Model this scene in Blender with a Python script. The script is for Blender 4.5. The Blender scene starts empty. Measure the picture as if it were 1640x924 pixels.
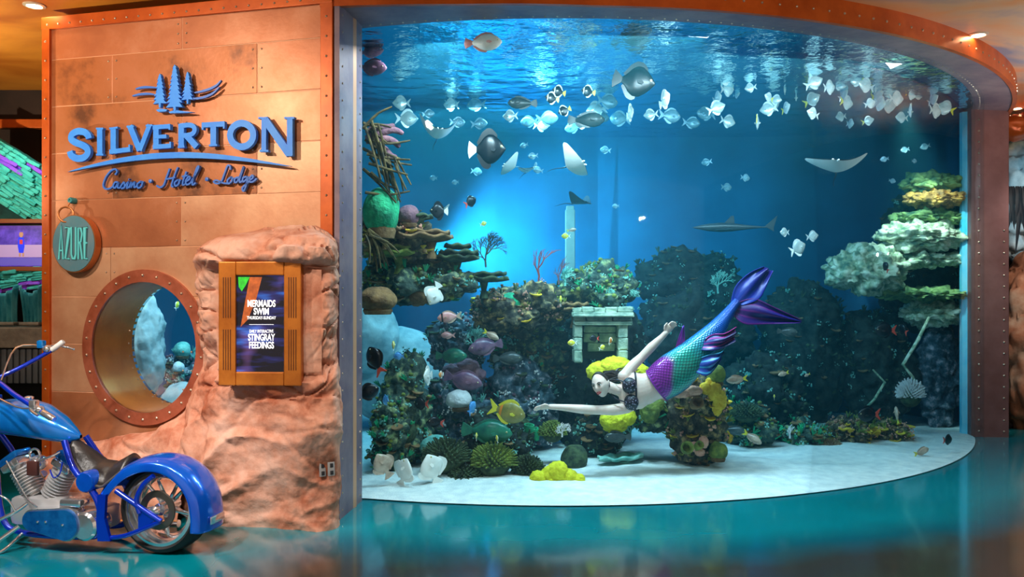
import bpy, bmesh, math, random
from mathutils import Vector, Matrix, noise, Quaternion

# ------------------------------------------------------------------ camera, world, lights
F, CX, HZ, EYE = 1300.0, 820.0, 472.0, 1.7      # focal length and horizon in pixels of the 1640x924 frame
sc = bpy.context.scene
col = sc.collection
cam_d = bpy.data.cameras.new('camera')
cam_d.sensor_width = 36.0
cam_d.lens = F / 1640.0 * 36.0
cam_d.shift_y = (HZ - 462.0) / 1640.0
cam_d.clip_start = 0.05
cam = bpy.data.objects.new('camera', cam_d)
cam.location = (0, 0, EYE)
cam.rotation_euler = (math.radians(90), 0, 0)
col.objects.link(cam)
sc.camera = cam

world = bpy.data.worlds.new('lobby_ambience')
sc.world = world
world.use_nodes = True
bg = world.node_tree.nodes['Background']
bg.inputs[0].default_value = (1.0, 0.80, 0.62, 1)
bg.inputs[1].default_value = 0.5

sc.view_settings.view_transform = 'Standard'
sc.view_settings.look = 'None'
sc.view_settings.gamma = 1.0
sc.view_settings.use_curve_mapping = False
sc.view_settings.exposure = 0.25


def lamp(kind, name, loc, target, energy, color, size=0.3, spot=60, blend=0.5, size_y=None):
    d = bpy.data.lights.new(name, kind)
    d.energy = energy
    d.color = color
    if kind == 'AREA':
        d.size = size
        if size_y:
            d.shape = 'RECTANGLE'
            d.size_y = size_y
    else:
        d.shadow_soft_size = size
    if kind == 'SPOT':
        d.spot_size = math.radians(spot)
        d.spot_blend = blend
    o = bpy.data.objects.new(name, d)
    o.location = loc
    if target is not None:
        o.rotation_euler = (Vector(target) - Vector(loc)).to_track_quat('-Z', 'Y').to_euler()
    col.objects.link(o)
    return o


WARM = (1.0, 0.82, 0.64)
# lobby ceiling spots over the copper wall, the motorcycle and the rock
lamp('SPOT', 'wall_spot', (-4.3, 3.4, 3.95), (-2.7, 6.45, 2.5), 360, WARM, 0.05, 84, 1.0)
lamp('SPOT', 'wall_spot', (-2.6, 2.8, 3.95), (-2.3, 6.3, 2.0), 190, WARM, 0.05, 74, 1.0)
lamp('SPOT', 'rock_spot', (-1.5, 3.2, 3.95), (-1.9, 5.9, 0.9), 210, (1.0, 0.88, 0.78), 0.06, 48, 0.9)
lamp('SPOT', 'bike_spot', (-2.9, 3.0, 3.95), (-2.8, 5.3, 0.4), 420, (1.0, 0.96, 0.92), 0.10, 44, 0.8)
lamp('SPOT', 'bike_spot', (-4.6, 3.4, 3.95), (-3.2, 5.4, 0.5), 260, (1.0, 0.96, 0.92), 0.10, 44, 0.8)
# added upward fill spots without fixtures, to brighten the painted ceiling
lamp('SPOT', 'ceiling_fill', (-5.6, 6.2, 2.5), (-4.9, 7.2, 4.07), 330, (1.0, 0.80, 0.52), 0.02, 150, 1.0)
lamp('SPOT', 'ceiling_fill', (6.4, 7.0, 2.2), (5.6, 7.4, 4.07), 230, (1.0, 0.88, 0.82), 0.02, 150, 1.0)
lamp('SPOT', 'ceiling_fill', (2.2, 3.6, 2.6), (1.8, 5.4, 4.07), 80, (1.0, 0.82, 0.62), 0.02, 140, 1.0)
lamp('SPOT', 'floor_fill', (0.4, 4.6, 3.98), (0.5, 5.6, 0), 260, (1.0, 0.92, 0.82), 0.06, 80, 1.0)  # this and the next: added fill that puts more light on the floor
lamp('SPOT', 'floor_fill', (4.2, 5.4, 3.98), (4.2, 6.2, 0), 220, (1.0, 0.88, 0.76), 0.06, 80, 1.0)
# coloured lamps on the stone at the far left, and lamps on the rocks at the far right
lamp('SPOT', 'stone_lamp', (-5.0, 7.6, 3.6), (-5.2, 8.6, 2.6), 60, (0.25, 1.0, 0.95), 0.05, 70, 0.8)
lamp('SPOT', 'bar_lamp', (-5.2, 7.4, 3.2), (-5.2, 8.5, 1.4), 40, (0.7, 1.0, 0.95), 0.05, 60, 0.8)
lamp('SPOT', 'column_lamp', (6.3, 8.2, 3.9), (6.7, 10.2, 1.6), 160, (1.0, 0.9, 0.82), 0.06, 60, 0.8)
lamp('SPOT', 'column_lamp', (6.9, 9.2, 3.3), (6.9, 10.8, 2.9), 50, (0.6, 0.9, 1.0), 0.06, 60, 0.8)
# aquarium lamps
AQ = (0.42, 0.90, 1.0)
WHT = (0.90, 0.98, 1.0)
lamp('AREA', 'tank_lamp', (1.05, 6.72, 3.84), (1.0, 7.8, 0), 85, WHT, 1.1, size_y=0.3)
lamp('AREA', 'tank_lamp', (-0.62, 6.90, 3.84), (-0.4, 7.9, 0), 45, WHT, 0.4, size_y=0.3)
lamp('AREA', 'tank_lamp', (2.6, 7.35, 3.84), (2.4, 8.5, 0), 66, WHT, 2.0, size_y=0.3)
lamp('AREA', 'tank_lamp', (-0.5, 9.3, 3.84), (-0.4, 9.7, 0), 140, AQ, 2.4, size_y=0.5)
lamp('SPOT', 'tank_beam', (-1.15, 10.1, 2.25), (0.2, 11.5, 2.45), 2400, (0.40, 0.88, 1.0), 0.05, 76, 1.0)
lamp('SPOT', 'mermaid_fill', (0.6, 6.9, 3.8), (1.25, 7.45, 0.9), 230, (1.0, 0.97, 0.98), 0.10, 46, 0.7)  # added fill that brightens the mermaid's skin
lamp('SPOT', 'ruin_spot', (0.3, 7.2, 3.8), (0.75, 8.3, 1.5), 240, (0.75, 1.0, 0.9), 0.10, 34, 0.7)
lamp('SPOT', 'ledge_fill', (4.3, 8.9, 3.8), (5.1, 10.0, 2.3), 420, (1.0, 1.0, 0.8), 0.08, 44, 0.7)  # added fill so the right-hand ledges stand out brighter
lamp('SPOT', 'nook_fill', (-3.1, 7.6, 3.6), (-3.5, 8.5, 0.9), 520, (0.8, 0.97, 1.0), 0.08, 60, 0.8)  # added fill behind the porthole, brightening the view through it

# ------------------------------------------------------------------ helpers
def s2l(c):
    c = c / 255.0
    return c / 12.92 if c <= 0.04045 else ((c + 0.055) / 1.055) ** 2.4


def rgb(*c):
    return (s2l(c[0]), s2l(c[1]), s2l(c[2]), 1.0)


def P(px, py, Y):
    return Vector(((px - CX) * Y / F, Y, EYE - (py - HZ) * Y / F))


def lerp(a, b, t):
    return a + (b - a) * t


def interp(x, pts):
    if x <= pts[0][0]:
        return pts[0][1]
    for (x0, y0), (x1, y1) in zip(pts, pts[1:]):
        if x <= x1:
            return lerp(y0, y1, (x - x0) / (x1 - x0))
    return pts[-1][1]


def catmull(pts, n=6, closed=False):
    pts = [Vector(p) for p in pts]
    out = []
    N = len(pts)
    rng = range(N if closed else N - 1)
    for i in rng:
        if closed:
            p0, p1, p2, p3 = pts[i - 1], pts[i], pts[(i + 1) % N], pts[(i + 2) % N]
        else:
            p0 = pts[max(i - 1, 0)]; p1 = pts[i]; p2 = pts[i + 1]; p3 = pts[min(i + 2, N - 1)]
        for k in range(n):
            t = k / n
            out.append(0.5 * ((2 * p1) + (p2 - p0) * t + (2 * p0 - 5 * p1 + 4 * p2 - p3) * t * t
                              + (3 * p1 - p0 - 3 * p2 + p3) * t ** 3))
    if not closed:
        out.append(pts[-1].copy())
    return out


class MB:
    """collects shapes; build() links them as one mesh object"""
    def __init__(self):
        self.v, self.f, self.c = [], [], []

    def add(self, vs, fs, M=None):
        b = len(self.v)
        for p in vs:
            p = Vector(p)
            self.v.append(M @ p if M is not None else p)
        for q in fs:
            self.f.append([i + b for i in q])
        return self

    def box(self, c, s, M=None):
        x, y, z = c; a, b, d = s[0] / 2, s[1] / 2, s[2] / 2
        vs = [(x + i * a, y + j * b, z + k * d) for i in (-1, 1) for j in (-1, 1) for k in (-1, 1)]
        return self.add(vs, [(0, 1, 3, 2), (4, 6, 7, 5), (0, 4, 5, 1), (2, 3, 7, 6), (0, 2, 6, 4), (1, 5, 7, 3)], M)

    def bbox(self, c, s, bv=0.01, M=None):
        """box with chamfered vertical and front edges (bevelled by inset caps)"""
        bm = bmesh.new()
        bmesh.ops.create_cube(bm, size=1.0, matrix=Matrix.Translation(c) @ Matrix.Diagonal((s[0], s[1], s[2], 1)))
        bmesh.ops.bevel(bm, geom=bm.edges[:], offset=bv, segments=2, affect='EDGES', profile=0.6)
        bm.verts.index_update()
        self.add([v.co.copy() for v in bm.verts], [[v.index for v in f.verts] for f in bm.faces], M)
        bm.free()
        return self

    def tube(self, pts, r, n=8, M=None, caps=True, flat=1.0, up=None):
        pts = [Vector(p) for p in pts]
        N = len(pts)
        rs = r if isinstance(r, (list, tuple)) else [r] * N
        vs, fs = [], []
        prev = Vector(up) if up is not None else None
        for i, p in enumerate(pts):
            d = (pts[min(i + 1, N - 1)] - pts[max(i - 1, 0)])
            if d.length < 1e-9:
                d = Vector((0, 0, 1))
            d.normalize()
            if prev is None:
                a = Vector((0, 0, 1)) if abs(d.z) < 0.9 else Vector((1, 0, 0))
            else:
                a = prev
            u = a - d * a.dot(d)
            if u.length < 1e-6:
                u = Vector((1, 0, 0)) - d * d.x
            u.normalize()
            prev = u
            w = d.cross(u)
            for k in range(n):
                t = 2 * math.pi * k / n
                vs.append(p + u * (math.cos(t) * rs[i]) + w * (math.sin(t) * rs[i] * flat))
        for i in range(N - 1):
            for k in range(n):
                k2 = (k + 1) % n
                fs.append((i * n + k, i * n + k2, (i + 1) * n + k2, (i + 1) * n + k))
        if caps:
            fs.append(tuple(range(n - 1, -1, -1)))
            fs.append(tuple((N - 1) * n + k for k in range(n)))
        return self.add(vs, fs, M)

    def lathe(self, prof, n=24, M=None, closed=False, arc=None):
        """prof: list of (r, z) turned about z"""
        vs, fs = [], []
        a0, a1 = arc if arc else (0, 2 * math.pi)
        full = arc is None
        m = n if full else n + 1
        for (r, z) in prof:
            for k in range(m):
                t = a0 + (a1 - a0) * k / n
                vs.append((r * math.cos(t), r * math.sin(t), z))
        L = len(prof)
        for i in range(L if closed else L - 1):
            j = (i + 1) % L
            for k in range(n):
                k2 = (k + 1) % m
                fs.append((i * m + k, i * m + k2, j * m + k2, j * m + k))
        if not full and closed:
            fs.append(tuple(i * m for i in range(L)))
            fs.append(tuple(i * m + n for i in range(L - 1, -1, -1)))
        elif full and not closed:
            if prof[0][0] > 1e-6:
                fs.append(tuple(range(m - 1, -1, -1)))
            if prof[-1][0] > 1e-6:
                fs.append(tuple((L - 1) * m + k for k in range(m)))
        return self.add(vs, fs, M)

    def prism(self, poly, h0, h1, M=None):
        """2D polygon in local xy extruded from z=h0 to h1"""
        n = len(poly)
        vs = [(p[0], p[1], h0) for p in poly] + [(p[0], p[1], h1) for p in poly]
        fs = [tuple(range(n - 1, -1, -1)), tuple(range(n, 2 * n))]
        for i in range(n):
            j = (i + 1) % n
            fs.append((i, j, n + j, n + i))
        return self.add(vs, fs, M)

    def ribbon(self, pts, w, h0, h1, M=None, closed=False):
        """flat stroke of width w along a 2D polyline, extruded in z"""
        pts = [Vector((p[0], p[1])) for p in pts]
        N = len(pts)
        ws = w if isinstance(w, (list, tuple)) else [w] * N
        L, R = [], []
        for i, p in enumerate(pts):
            if closed:
                a, b = pts[i - 1], pts[(i + 1) % N]
            else:
                a, b = pts[max(i - 1, 0)], pts[min(i + 1, N - 1)]
            d = (b - a)
            if d.length < 1e-9:
                d = Vector((1, 0))
            d.normalize()
            nn = Vector((-d.y, d.x))
            k = 1.0
            if 0 < i < N - 1 or closed:
                e = (p - a).normalized() if (p - a).length > 1e-9 else d
                cs = abs(e.dot(d))
                k = 1.0 / max(cs, 0.5)
            L.append(p + nn * ws[i] * 0.5 * k); R.append(p - nn * ws[i] * 0.5 * k)
        vs, fs = [], []
        for i in range(N):
            vs += [(L[i].x, L[i].y, h0), (R[i].x, R[i].y, h0), (R[i].x, R[i].y, h1), (L[i].x, L[i].y, h1)]
        rng = N if closed else N - 1
        for i in range(rng):
            j = (i + 1) % N
            for k in range(4):
                k2 = (k + 1) % 4
                fs.append((i * 4 + k, i * 4 + k2, j * 4 + k2, j * 4 + k))
        if not closed:
            fs.append((3, 2, 1, 0))
            b = (N - 1) * 4
            fs.append((b, b + 1, b + 2, b + 3))
        return self.add(vs, fs, M)

    def ball(self, c, r, nu=12, nv=8, M=None):
        c = Vector(c)
        r = Vector(r) if isinstance(r, (tuple, list, Vector)) else Vector((r, r, r))
        vs = [c + Vector((0, 0, r.z))]
        for i in range(1, nv):
            ph = math.pi * i / nv
            for k in range(nu):
                t = 2 * math.pi * k / nu
                vs.append(c + Vector((r.x * math.sin(ph) * math.cos(t), r.y * math.sin(ph) * math.sin(t), r.z * math.cos(ph))))
        vs.append(c - Vector((0, 0, r.z)))
        fs = []
        for k in range(nu):
            fs.append((0, 1 + k, 1 + (k + 1) % nu))
        for i in range(nv - 2):
            for k in range(nu):
                k2 = (k + 1) % nu
                a = 1 + i * nu
                fs.append((a + k, a + nu + k, a + nu + k2, a + k2))
        a = 1 + (nv - 2) * nu
        for k in range(nu):
            fs.append((a + k, len(vs) - 1, a + (k + 1) % nu))
        return self.add(vs, fs, M)

    def torus(self, R, r, n=32, m=8, M=None):
        return self.lathe([(R + r * math.cos(2 * math.pi * k / m), r * math.sin(2 * math.pi * k / m)) for k in range(m)], n, M, closed=True)

    def grid(self, nu, nv, fn, M=None, wrap=False):
        vs = [fn(i / (nu - 1) if not wrap else i / nu, j / (nv - 1)) for j in range(nv) for i in range(nu)]
        fs = []
        for j in range(nv - 1):
            for i in range(nu if wrap else nu - 1):
                i2 = (i + 1) % nu
                fs.append((j * nu + i, j * nu + i2, (j + 1) * nu + i2, (j + 1) * nu + i))
        return self.add(vs, fs, M)

    def mesh(self, name, smooth=True, angle=40, fix=True):
        me = bpy.data.meshes.new(name)
        me.from_pydata([tuple(p) for p in self.v], [], self.f)
        if fix:
            bm = bmesh.new(); bm.from_mesh(me)
            bmesh.ops.recalc_face_normals(bm, faces=bm.faces)
            bm.to_mesh(me); bm.free()
        if smooth:
            me.shade_smooth()
            me.set_sharp_from_angle(angle=math.radians(angle))
        return me

    def build(self, name, mat, parent=None, smooth=True, angle=40, loc=None, fix=True):
        return obj(name, self.mesh(name, smooth, angle, fix), mat, parent, loc)


def obj(name, me, mat, parent=None, loc=None):
    if mat is not None and len(me.materials) == 0:
        me.materials.append(M_[mat] if isinstance(mat, str) else mat)
    o = bpy.data.objects.new(name, me)
    col.objects.link(o)
    if parent is not None:
        o.parent = parent
    if loc is not None:
        o.location = loc
    return o


def tag(o, label=None, cat=None, group=None, kind=None):
    if label: o['label'] = label
    if cat: o['category'] = cat
    if group: o['group'] = group
    if kind: o['kind'] = kind
    return o


def thing(name, label, cat, loc=(0, 0, 0), rotz=0, group=None, kind=None):
    o = bpy.data.objects.new(name, None)
    o.empty_display_size = 0.1
    col.objects.link(o)
    o.location = loc
    o.rotation_euler = (0, 0, rotz)
    return tag(o, label, cat, group, kind)


def struct(name, mb, mat, parent=None, smooth=True, angle=40, label=None):
    o = mb.build(name, mat, parent, smooth, angle)
    o['kind'] = 'structure'
    if label: o['label'] = label
    return o


def copy_tree(o, parent=None):
    c = o.copy()
    col.objects.link(c)
    if parent is not None:
        c.parent = parent
    for ch in list(o.children):
        copy_tree(ch, c)
    return c


def frame_mat(o, ex, ez, ey=None):
    """matrix with local x along ex, local z along ez (orthogonalised)"""
    ex = Vector(ex).normalized()
    ez = Vector(ez); ez = (ez - ex * ez.dot(ex)).normalized()
    ey = ez.cross(ex)
    m = Matrix((ex, ey, ez)).transposed().to_4x4()
    m.translation = Vector(o)
    return m


# ------------------------------------------------------------------ materials
M_ = {}


def mat(name, c1, c2=None, scale=4.0, rough=0.5, metal=0.0, bump=0.0, bscale=None, coat=0.0, emis=None, estr=1.0,
        detail=5.0, lo=0.35, hi=0.65, c3=None, stretch=None, vcol=None, aniso=None, alpha=None, sub=0.0, spec=None, voro=False):
    m = bpy.data.materials.new(name)
    m.use_nodes = True
    nt = m.node_tree
    b = nt.nodes['Principled BSDF']
    b.inputs['Base Color'].default_value = c1
    b.inputs['Roughness'].default_value = rough
    b.inputs['Metallic'].default_value = metal
    if coat:
        b.inputs['Coat Weight'].default_value = coat
        b.inputs['Coat Roughness'].default_value = 0.06
    if spec is not None:
        b.inputs['Specular IOR Level'].default_value = spec
    if sub:
        b.inputs['Subsurface Weight'].default_value = sub
        b.inputs['Subsurface Scale'].default_value = 0.01
    if alpha is not None:
        b.inputs['Alpha'].default_value = alpha
    tc = nt.nodes.new('ShaderNodeTexCoord')
    vec = tc.outputs['Object']
    if stretch:
        mp = nt.nodes.new('ShaderNodeMapping')
        mp.inputs['Scale'].default_value = stretch
        nt.links.new(vec, mp.inputs['Vector'])
        vec = mp.outputs['Vector']
    if c2 is not None:
        if voro:
            nz = nt.nodes.new('ShaderNodeTexVoronoi')
            nz.inputs['Scale'].default_value = scale
            out = nz.outputs['Distance']
        else:
            nz = nt.nodes.new('ShaderNodeTexNoise')
            nz.inputs['Scale'].default_value = scale
            nz.inputs['Detail'].default_value = detail
            nz.inputs['Roughness'].default_value = 0.62
            out = nz.outputs['Fac']
        nt.links.new(vec, nz.inputs['Vector'])
        cr = nt.nodes.new('ShaderNodeValToRGB')
        cr.color_ramp.elements[0].position = lo
        cr.color_ramp.elements[1].position = hi
        cr.color_ramp.elements[0].color = c1
        cr.color_ramp.elements[1].color = c2
        if c3 is not None:
            e = cr.color_ramp.elements.new((lo + hi) / 2)
            e.color = c3
        nt.links.new(out, cr.inputs['Fac'])
        nt.links.new(cr.outputs['Color'], b.inputs['Base Color'])
    if vcol:
        at = nt.nodes.new('ShaderNodeVertexColor')
        at.layer_name = vcol
        if c2 is not None:
            mx = nt.nodes.new('ShaderNodeMix'); mx.data_type = 'RGBA'; mx.blend_type = 'MULTIPLY'
            mx.inputs['Factor'].default_value = 1.0
            nt.links.new(at.outputs['Color'], mx.inputs['A'])
            nt.links.new(cr.outputs['Color'], mx.inputs['B'])
            nt.links.new(mx.outputs['Result'], b.inputs['Base Color'])
        else:
            nt.links.new(at.outputs['Color'], b.inputs['Base Color'])
    if bump:
        bz = nt.nodes.new('ShaderNodeTexNoise')
        bz.inputs['Scale'].default_value = bscale or scale * 3
        bz.inputs['Detail'].default_value = 6
        nt.links.new(vec, bz.inputs['Vector'])
        bp = nt.nodes.new('ShaderNodeBump')
        bp.inputs['Strength'].default_value = bump
        bp.inputs['Distance'].default_value = 0.02
        nt.links.new(bz.outputs['Fac'], bp.inputs['Height'])
        nt.links.new(bp.outputs['Normal'], b.inputs['Normal'])
    if emis is not None:
        b.inputs['Emission Color'].default_value = emis
        b.inputs['Emission Strength'].default_value = estr
    M_[name] = m
    return m


def glass_mat(name, tint=(1, 1, 1, 1), refl=1.0, rough=0.0, ior=1.45):
    m = bpy.data.materials.new(name)
    m.use_nodes = True
    nt = m.node_tree
    nt.nodes.remove(nt.nodes['Principled BSDF'])
    out = nt.nodes['Material Output']
    tr = nt.nodes.new('ShaderNodeBsdfTransparent'); tr.inputs[0].default_value = tint
    gl = nt.nodes.new('ShaderNodeBsdfGlossy'); gl.inputs['Roughness'].default_value = rough
    fr = nt.nodes.new('ShaderNodeFresnel'); fr.inputs['IOR'].default_value = ior
    mu = nt.nodes.new('ShaderNodeMath'); mu.operation = 'MULTIPLY'; mu.inputs[1].default_value = refl
    mx = nt.nodes.new('ShaderNodeMixShader')
    nt.links.new(fr.outputs[0], mu.inputs[0])
    nt.links.new(mu.outputs[0], mx.inputs[0])
    nt.links.new(tr.outputs[0], mx.inputs[1])
    nt.links.new(gl.outputs[0], mx.inputs[2])
    nt.links.new(mx.outputs[0], out.inputs['Surface'])
    M_[name] = m
    return m
# ------------------------------------------------------------------ surface materials
mat('copper', rgb(164, 96, 62), rgb(204, 142, 108), 1.7, rough=0.42, metal=0.35, bump=0.05, bscale=30, lo=0.3, hi=0.7,
    c3=rgb(182, 112, 74), detail=8)
mat('copper_dark', rgb(104, 62, 40), rgb(180, 112, 74), 2.2, rough=0.42, metal=0.35, bump=0.05, bscale=30, lo=0.34, hi=0.62,
    c3=rgb(172, 104, 62), detail=9)
mat('copper_pale', rgb(188, 124, 88), rgb(220, 170, 134), 2.0, rough=0.45, metal=0.3, bump=0.05, bscale=30, lo=0.3, hi=0.7, detail=8)
mat('copper_joint', rgb(214, 160, 124), rough=0.5, metal=0.2)
mat('orange_trim', rgb(176, 76, 18), rgb(208, 100, 34), 3.0, rough=0.38, metal=0.3, bump=0.04, bscale=18)
mat('red_trim', rgb(150, 74, 48), rgb(188, 104, 78), 5.0, rough=0.4, metal=0.3)
mat('rivet_steel', rgb(196, 176, 156), rough=0.3, metal=0.8)
mat('steel_plate', rgb(112, 98, 118), rgb(150, 130, 138), 2.5, rough=0.55, metal=0.25, bump=0.03, bscale=20)
mat('brown_plate', rgb(118, 80, 78), rgb(142, 104, 104), 1.6, rough=0.4, metal=0.45, bump=0.03, bscale=20)
mat('tube_metal', rgb(176, 104, 34), rgb(206, 134, 54), 2.4, rough=0.32, metal=0.45)
mat('tank_paint', rgb(4, 68, 104), rgb(8, 98, 138), 0.7, rough=0.9, lo=0.3, hi=0.7)
mat('dark_wall', rgb(28, 20, 20), rgb(50, 34, 30), 2.0, rough=0.8)
mat('sand', rgb(206, 214, 214), rgb(238, 240, 234), 9.0, rough=0.95, bump=0.5, bscale=60)
glass_mat('acrylic', (0.93, 0.985, 1.0, 1), refl=0.22)
glass_mat('porthole_glass', (0.85, 0.96, 1.0, 1), refl=0.8)


def floor_mat():
    m = bpy.data.materials.new('polished_floor'); m.use_nodes = True
    nt = m.node_tree; b = nt.nodes['Principled BSDF']
    tc = nt.nodes.new('ShaderNodeTexCoord')
    n1 = nt.nodes.new('ShaderNodeTexNoise'); n1.inputs['Scale'].default_value = 0.9; n1.inputs['Detail'].default_value = 7
    n1.inputs['Distortion'].default_value = 0.6
    nt.links.new(tc.outputs['Object'], n1.inputs['Vector'])
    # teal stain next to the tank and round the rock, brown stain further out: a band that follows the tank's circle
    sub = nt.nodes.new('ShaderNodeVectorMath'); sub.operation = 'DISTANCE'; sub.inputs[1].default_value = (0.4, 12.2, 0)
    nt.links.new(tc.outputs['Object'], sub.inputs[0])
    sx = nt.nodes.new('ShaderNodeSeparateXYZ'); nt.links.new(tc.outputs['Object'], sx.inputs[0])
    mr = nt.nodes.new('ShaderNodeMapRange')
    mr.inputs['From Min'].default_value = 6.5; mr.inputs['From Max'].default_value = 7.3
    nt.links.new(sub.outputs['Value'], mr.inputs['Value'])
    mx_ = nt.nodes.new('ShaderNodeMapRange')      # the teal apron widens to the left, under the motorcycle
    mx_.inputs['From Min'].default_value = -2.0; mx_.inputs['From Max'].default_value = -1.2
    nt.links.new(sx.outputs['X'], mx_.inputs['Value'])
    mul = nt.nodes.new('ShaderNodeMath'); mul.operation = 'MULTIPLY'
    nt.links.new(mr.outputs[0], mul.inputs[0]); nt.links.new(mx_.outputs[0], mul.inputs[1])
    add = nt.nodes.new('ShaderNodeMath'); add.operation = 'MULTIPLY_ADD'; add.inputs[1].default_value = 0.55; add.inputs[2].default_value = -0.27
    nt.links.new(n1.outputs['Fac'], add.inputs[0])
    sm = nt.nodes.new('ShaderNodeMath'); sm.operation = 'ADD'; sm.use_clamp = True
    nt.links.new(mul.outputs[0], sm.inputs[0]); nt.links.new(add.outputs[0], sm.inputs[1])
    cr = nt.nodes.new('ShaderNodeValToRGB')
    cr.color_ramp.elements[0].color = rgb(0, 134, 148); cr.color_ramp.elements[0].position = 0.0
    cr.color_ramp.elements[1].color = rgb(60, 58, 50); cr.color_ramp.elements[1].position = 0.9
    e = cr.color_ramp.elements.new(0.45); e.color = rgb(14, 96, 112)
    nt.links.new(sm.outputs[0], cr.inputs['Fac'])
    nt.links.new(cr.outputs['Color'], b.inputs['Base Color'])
    b.inputs['Roughness'].default_value = 0.16
    b.inputs['Specular IOR Level'].default_value = 0.6
    b.inputs['Coat Weight'].default_value = 0.6
    b.inputs['Coat Roughness'].default_value = 0.08
    n2 = nt.nodes.new('ShaderNodeTexNoise'); n2.inputs['Scale'].default_value = 3.0
    nt.links.new(tc.outputs['Object'], n2.inputs['Vector'])
    bp = nt.nodes.new('ShaderNodeBump'); bp.inputs['Strength'].default_value = 0.06; bp.inputs['Distance'].default_value = 0.03
    nt.links.new(n2.outputs['Fac'], bp.inputs['Height']); nt.links.new(bp.outputs[0], b.inputs['Normal'])
    M_['polished_floor'] = m


def ceil_mat():
    m = bpy.data.materials.new('painted_ceiling'); m.use_nodes = True
    nt = m.node_tree; b = nt.nodes['Principled BSDF']
    tc = nt.nodes.new('ShaderNodeTexCoord')
    mp = nt.nodes.new('ShaderNodeMapping'); mp.inputs['Scale'].default_value = (0.55, 1.2, 1); mp.inputs['Rotation'].default_value = (0, 0, 0.5)
    nt.links.new(tc.outputs['Object'], mp.inputs['Vector'])
    n1 = nt.nodes.new('ShaderNodeTexNoise'); n1.inputs['Scale'].default_value = 1.1; n1.inputs['Detail'].default_value = 8
    n1.inputs['Distortion'].default_value = 0.8
    nt.links.new(mp.outputs[0], n1.inputs['Vector'])
    sx = nt.nodes.new('ShaderNodeSeparateXYZ'); nt.links.new(tc.outputs['Object'], sx.inputs[0])
    mr = nt.nodes.new('ShaderNodeMapRange')     # the mural turns from amber (left of the lobby) to a dusk sky (right)
    mr.inputs['From Min'].default_value = 1.0; mr.inputs['From Max'].default_value = 5.0
    nt.links.new(sx.outputs['X'], mr.inputs['Value'])
    cr = nt.nodes.new('ShaderNodeValToRGB')
    cr.color_ramp.elements[0].position = 0.3; cr.color_ramp.elements[0].color = rgb(168, 92, 22)
    cr.color_ramp.elements[1].position = 0.7; cr.color_ramp.elements[1].color = rgb(226, 150, 52)
    c2 = nt.nodes.new('ShaderNodeValToRGB')
    c2.color_ramp.elements[0].position = 0.36; c2.color_ramp.elements[0].color = rgb(122, 136, 160)
    c2.color_ramp.elements[1].position = 0.68; c2.color_ramp.elements[1].color = rgb(214, 128, 60)
    e = c2.color_ramp.elements.new(0.5); e.color = rgb(196, 166, 140)
    nt.links.new(n1.outputs['Fac'], cr.inputs['Fac']); nt.links.new(n1.outputs['Fac'], c2.inputs['Fac'])
    mx = nt.nodes.new('ShaderNodeMix'); mx.data_type = 'RGBA'
    nt.links.new(mr.outputs[0], mx.inputs['Factor'])
    nt.links.new(cr.outputs['Color'], mx.inputs['A']); nt.links.new(c2.outputs['Color'], mx.inputs['B'])
    nt.links.new(mx.outputs['Result'], b.inputs['Base Color'])
    b.inputs['Roughness'].default_value = 0.45
    M_['painted_ceiling'] = m


def surface_mat():
    m = bpy.data.materials.new('water_surface'); m.use_nodes = True
    nt = m.node_tree
    nt.nodes.remove(nt.nodes['Principled BSDF'])
    gl = nt.nodes.new('ShaderNodeBsdfGlossy'); gl.inputs['Color'].default_value = (0.55, 0.85, 0.95, 1); gl.inputs['Roughness'].default_value = 0.14
    tc = nt.nodes.new('ShaderNodeTexCoord')
    n1 = nt.nodes.new('ShaderNodeTexNoise'); n1.inputs['Scale'].default_value = 5.0; n1.inputs['Detail'].default_value = 3
    nt.links.new(tc.outputs['Object'], n1.inputs['Vector'])
    bp = nt.nodes.new('ShaderNodeBump'); bp.inputs['Strength'].default_value = 0.28; bp.inputs['Distance'].default_value = 0.12
    nt.links.new(n1.outputs['Fac'], bp.inputs['Height']); nt.links.new(bp.outputs[0], gl.inputs['Normal'])
    nt.links.new(gl.outputs[0], nt.nodes['Material Output'].inputs['Surface'])
    M_['water_surface'] = m


def water_mat():
    m = bpy.data.materials.new('tank_water'); m.use_nodes = True
    nt = m.node_tree
    nt.nodes.remove(nt.nodes['Principled BSDF'])
    ab = nt.nodes.new('ShaderNodeVolumeAbsorption'); ab.inputs['Color'].default_value = (0.05, 0.68, 0.88, 1); ab.inputs['Density'].default_value = 0.18
    scn = nt.nodes.new('ShaderNodeVolumeScatter'); scn.inputs['Color'].default_value = (0.10, 0.74, 1.0, 1); scn.inputs['Density'].default_value = 0.025
    ad = nt.nodes.new('ShaderNodeAddShader')
    nt.links.new(ab.outputs[0], ad.inputs[0]); nt.links.new(scn.outputs[0], ad.inputs[1])
    nt.links.new(ad.outputs[0], nt.nodes['Material Output'].inputs['Volume'])
    M_['tank_water'] = m


floor_mat(); ceil_mat(); surface_mat(); water_mat()

# ------------------------------------------------------------------ plan of the place
TC = Vector((0.4, 12.2, 0))             # centre of the tank's circle
RG = 5.70                               # glass, inner radius
TOP = 3.92
A0, A1 = math.radians(-106.7), math.radians(-25.6)


def ring(a, r, z):
    return Vector((TC.x + r * math.cos(a), TC.y + r * math.sin(a), z))


def rout(a):
    return interp(math.degrees(a), [(-107, 6.30), (-98, 6.14), (-88, 6.06), (-20, 6.06)])


# floor and ceiling
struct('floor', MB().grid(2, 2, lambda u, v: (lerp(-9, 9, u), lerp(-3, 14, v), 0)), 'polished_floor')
CEIL = 4.07
struct('ceiling', MB().box((0, 5.0, CEIL + 0.1), (20, 16, 0.2)), 'painted_ceiling')

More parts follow.
